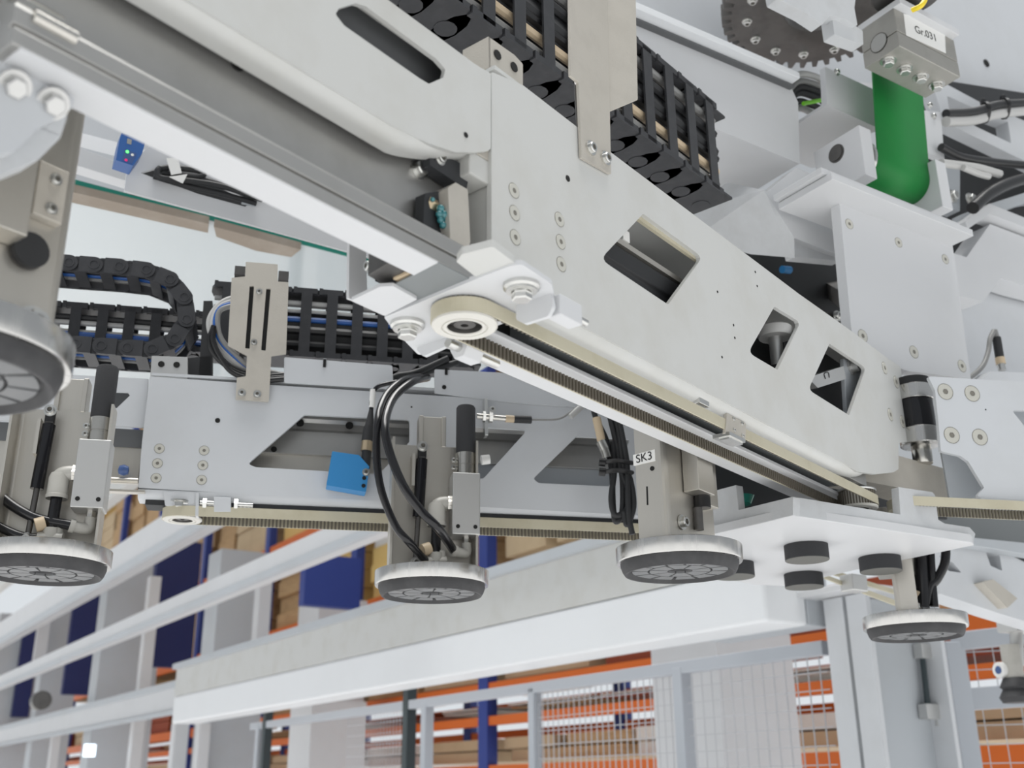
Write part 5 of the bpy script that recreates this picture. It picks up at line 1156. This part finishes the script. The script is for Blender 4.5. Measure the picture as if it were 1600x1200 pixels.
b = MB(); b.obox(V((pa_.x, pa_.y, zt2 / 2)), V((.028, 0, 0)), V((0, .028, 0)), ZU * zt2 / 2); obj('post', b, 'fence_grey', fr, .003)
mesh_panel(1490, 1790, fr, f2, zt2, .05, .05)
# ---- pallet rack with goods
rk = thing('pallet_rack', 'orange and blue pallet rack filled with boards behind the fence', 'rack')
PRk = P2Y(6.4); e2b = e2
def rkz(k): return on(800, ln(k, 800), PRk).z
def rpt(x): return on(x, ln(.1, x), PRk)
r0, r1 = rpt(60), rpt(1750); rL = (r0 - r1).length
def rp_(s, z, dep=0): p = r1 + e2 * s; return V((p.x, p.y, z)) - n2 * dep
BM = .085
levels = [rkz(.028), rkz(.0975), rkz(.138), rkz(.30), rkz(.46), rkz(.64), rkz(.84)]
bays = 9; bl = rL / bays
rpx = lambda s_: (lambda q: (q - CAM).dot(rt) / (q - CAM).dot(fw) * F + 800)(rp_(s_, 1.8))
for li, z in enumerate(levels):
    for i in range(bays):
        if li > 2 and rpx(i * bl) > 1020: continue
        for dep in (0, 1.0):
            b = MB(); b.bar(rp_(i * bl + .05, z, dep), rp_((i + 1) * bl - .05, z, dep), .05, BM if z != levels[1] else .05); obj('beam', b, 'orange', rk)
for i in range(bays + 1):
    zt = levels[-1] + .8 if rpx(i * bl) < 1020 else levels[2] + .3
    for dep in (0, 1.0):
        b = MB(); p = rp_(i * bl, 0, dep); b.obox(V((p.x, p.y, zt / 2)), e2 * .05, n2 * .035, ZU * zt / 2); obj('upright', b, 'rack_blue', rk)
random.seed(11)
pal = {0: ['carton', 'paper_white', 'wood', 'carton'], 1: ['orange_dark', 'orange_dark', 'wood', 'paper_white'], 2: ['wood', 'carton', 'wood', 'orange_dark'], 3: ['wood', 'carton', 'yellow_w', 'wood'], -1: ['carton', 'wood', 'paper_white']}
zs = [None] + levels
ORD = ['first', 'second', 'third', 'fourth', 'fifth', 'sixth', 'seventh', 'eighth', 'ninth', 'tenth', 'eleventh', 'twelfth', 'thirteenth', 'fourteenth', 'fifteenth', 'sixteenth', 'seventeenth', 'eighteenth', 'nineteenth', 'twentieth', 'twenty-first', 'twenty-second', 'twenty-third', 'twenty-fourth']
SH = ['', 'lowest', 'second', 'third', 'fourth', 'fifth', 'sixth', 'top']
cnames = {'carton': 'brown carton', 'paper_white': 'white wrapped bundle', 'wood': 'pack of wooden boards', 'orange_dark': 'dark red pack of boards', 'yellow_w': 'pale yellow timber pack', 'rack_blue': 'blue crate'}
cnt = 0
for li, z in enumerate(zs):
    if z is None: continue
    nk = 0
    z0 = z + .06; hmax = ((zs[li + 1] - .07) if li + 1 < len(zs) else z0 + .7) - z0
    if z0 < .05: z0 = .05
    for bay in range(bays):
        s = bay * bl + .07; send = (bay + 1) * bl - .07
        while s < send - .3:
            w_ = min(random.uniform(.55, 1.25), send - s); w0_ = w_
            if send - s - w_ < .35: w_ = send - s
            if li > 3 and rpx(s) > 1020: s += w_; continue
            hm = .22 if (li == 3 and rpx(s) > 1150) else hmax
            m = random.choice(pal[min(li - 1, 3)]); h = min(hm * random.uniform(.80, .98), 1.0); d_ = random.uniform(.7, .85); nk += 1
            t = thing('goods_pack', cnames[m] + ', ' + (ORD[nk - 1] if nk <= len(ORD) else str(nk) + 'th') + ' pack from the right on the ' + SH[li] + ' rack shelf', 'goods', 'goods on the pallet rack')
            nl = max(2, min(4, int(h / .09)))
            for q in range(nl):
                b = MB(); b.obox(rp_(s + w_ / 2 + random.uniform(-.02, .02), z0 + h * (q + .5) / nl, .06 + d_ / 2 + random.uniform(0, .04)), e2 * (w_ / 2 - .03), n2 * d_ / 2, ZU * (h / nl / 2 - .004)); obj('layer', b, m if (q < nl - 1 or random.random() < .8) else 'paper_white', t)
            s += w_ + random.uniform(.0, .06)
# ---- small neighbouring gripper at the right edge
ng = thing('gripper_arm', 'far white gripper arm with dark triangular windows at the right edge', 'machine arm')
PNg = P1(1540, 900, 2.15)
b = MB(); plate(b, PNg, [(1455, 850), (1530, 842), (1760, 960), (1760, 1020), (1560, 958), (1470, 928)], .05, [[(1466, 866), (1490, 880), (1503, 895), (1482, 892)], [(1538, 856), (1562, 868), (1566, 892), (1548, 884)]], r=.002); obj('arm_plate', b, 'white_blue', ng, .002)
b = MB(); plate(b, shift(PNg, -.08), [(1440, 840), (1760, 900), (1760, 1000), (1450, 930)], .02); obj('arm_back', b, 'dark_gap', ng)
b = MB(); plate(b, shift(PNg, .02), [(1535, 910), (1552, 905), (1590, 935), (1574, 950)], .06, r=.001); obj('steel_lug', b, 'steel_matte', ng, .002)
b = MB(); plate(b, shift(PNg, .04), [(1500, 838), (1640, 852), (1640, 872), (1520, 852)], .03); obj('upper_strip', b, 'grey_paint', ng, .001)
b = MB(); plate(b, shift(PNg, -.16), [(1430, 770), (1800, 800), (1800, 900), (1430, 865)], .03); obj('support_beam', b, 'slate', ng, .002)
nb = thing('belt_pair', 'pair of thin cream belts under the hub at right', 'belt')
PNb = P1(1340, 915, 2.0)
b = MB(); plate(b, PNb, [(1290, 898), (1400, 938), (1400, 946), (1290, 904)], .004); obj('front_run', b, 'belt', nb)
b = MB(); plate(b, shift(PNb, -.03), [(1300, 890), (1420, 928), (1420, 935), (1300, 897)], .004); obj('rear_run', b, 'belt', nb)
b = MB(); b.box(on(1334, 912, shift(PNb, .01)), .04, .03, .03, E1); obj('belt_clip', b, 'alu_block', nb, .002)
nv = thing('bellows_cup', 'small far suction cup with white valve at the right edge', 'suction cup'); c = aty(1592, 1098, 2.6)
b = MB(); b.lathe(c, ZU, [(0, 0), (.034, 0), (.040, .012), (.030, .03), (.036, .035), (.026, .055), (0, .055)], 28); obj('bellows', b, 'rubber', nv)
b = MB(); b.cyl(c + ZU * .055, c + ZU * .13, .022, 20); obj('neck', b, 'fitting', nv)
b = MB(); d = aty(1560, 1047, 2.6); b.cyl(d, d + V((.05, .02, .002)), .018, 20); obj('valve', b, 'label', nv)
b = MB(); b.lathe(d, V((-1, -.35, 0)), [(.009, -.001), (.009, .0015), (0, .0015)], 16, False); obj('valve_port', b, 'sensor_dark', nv)
b = MB(); b.box(aty(1590, 975, 2.6), .09, .05, .04, E1); b.cyl(aty(1588, 985, 2.6), aty(1590, 1040, 2.6), .015, 16); obj('holder', b, 'alu_block', nv)
for t in list(THINGS): settle(t)
for o in bpy.data.objects:
    if '_l' in o: del o['_l']
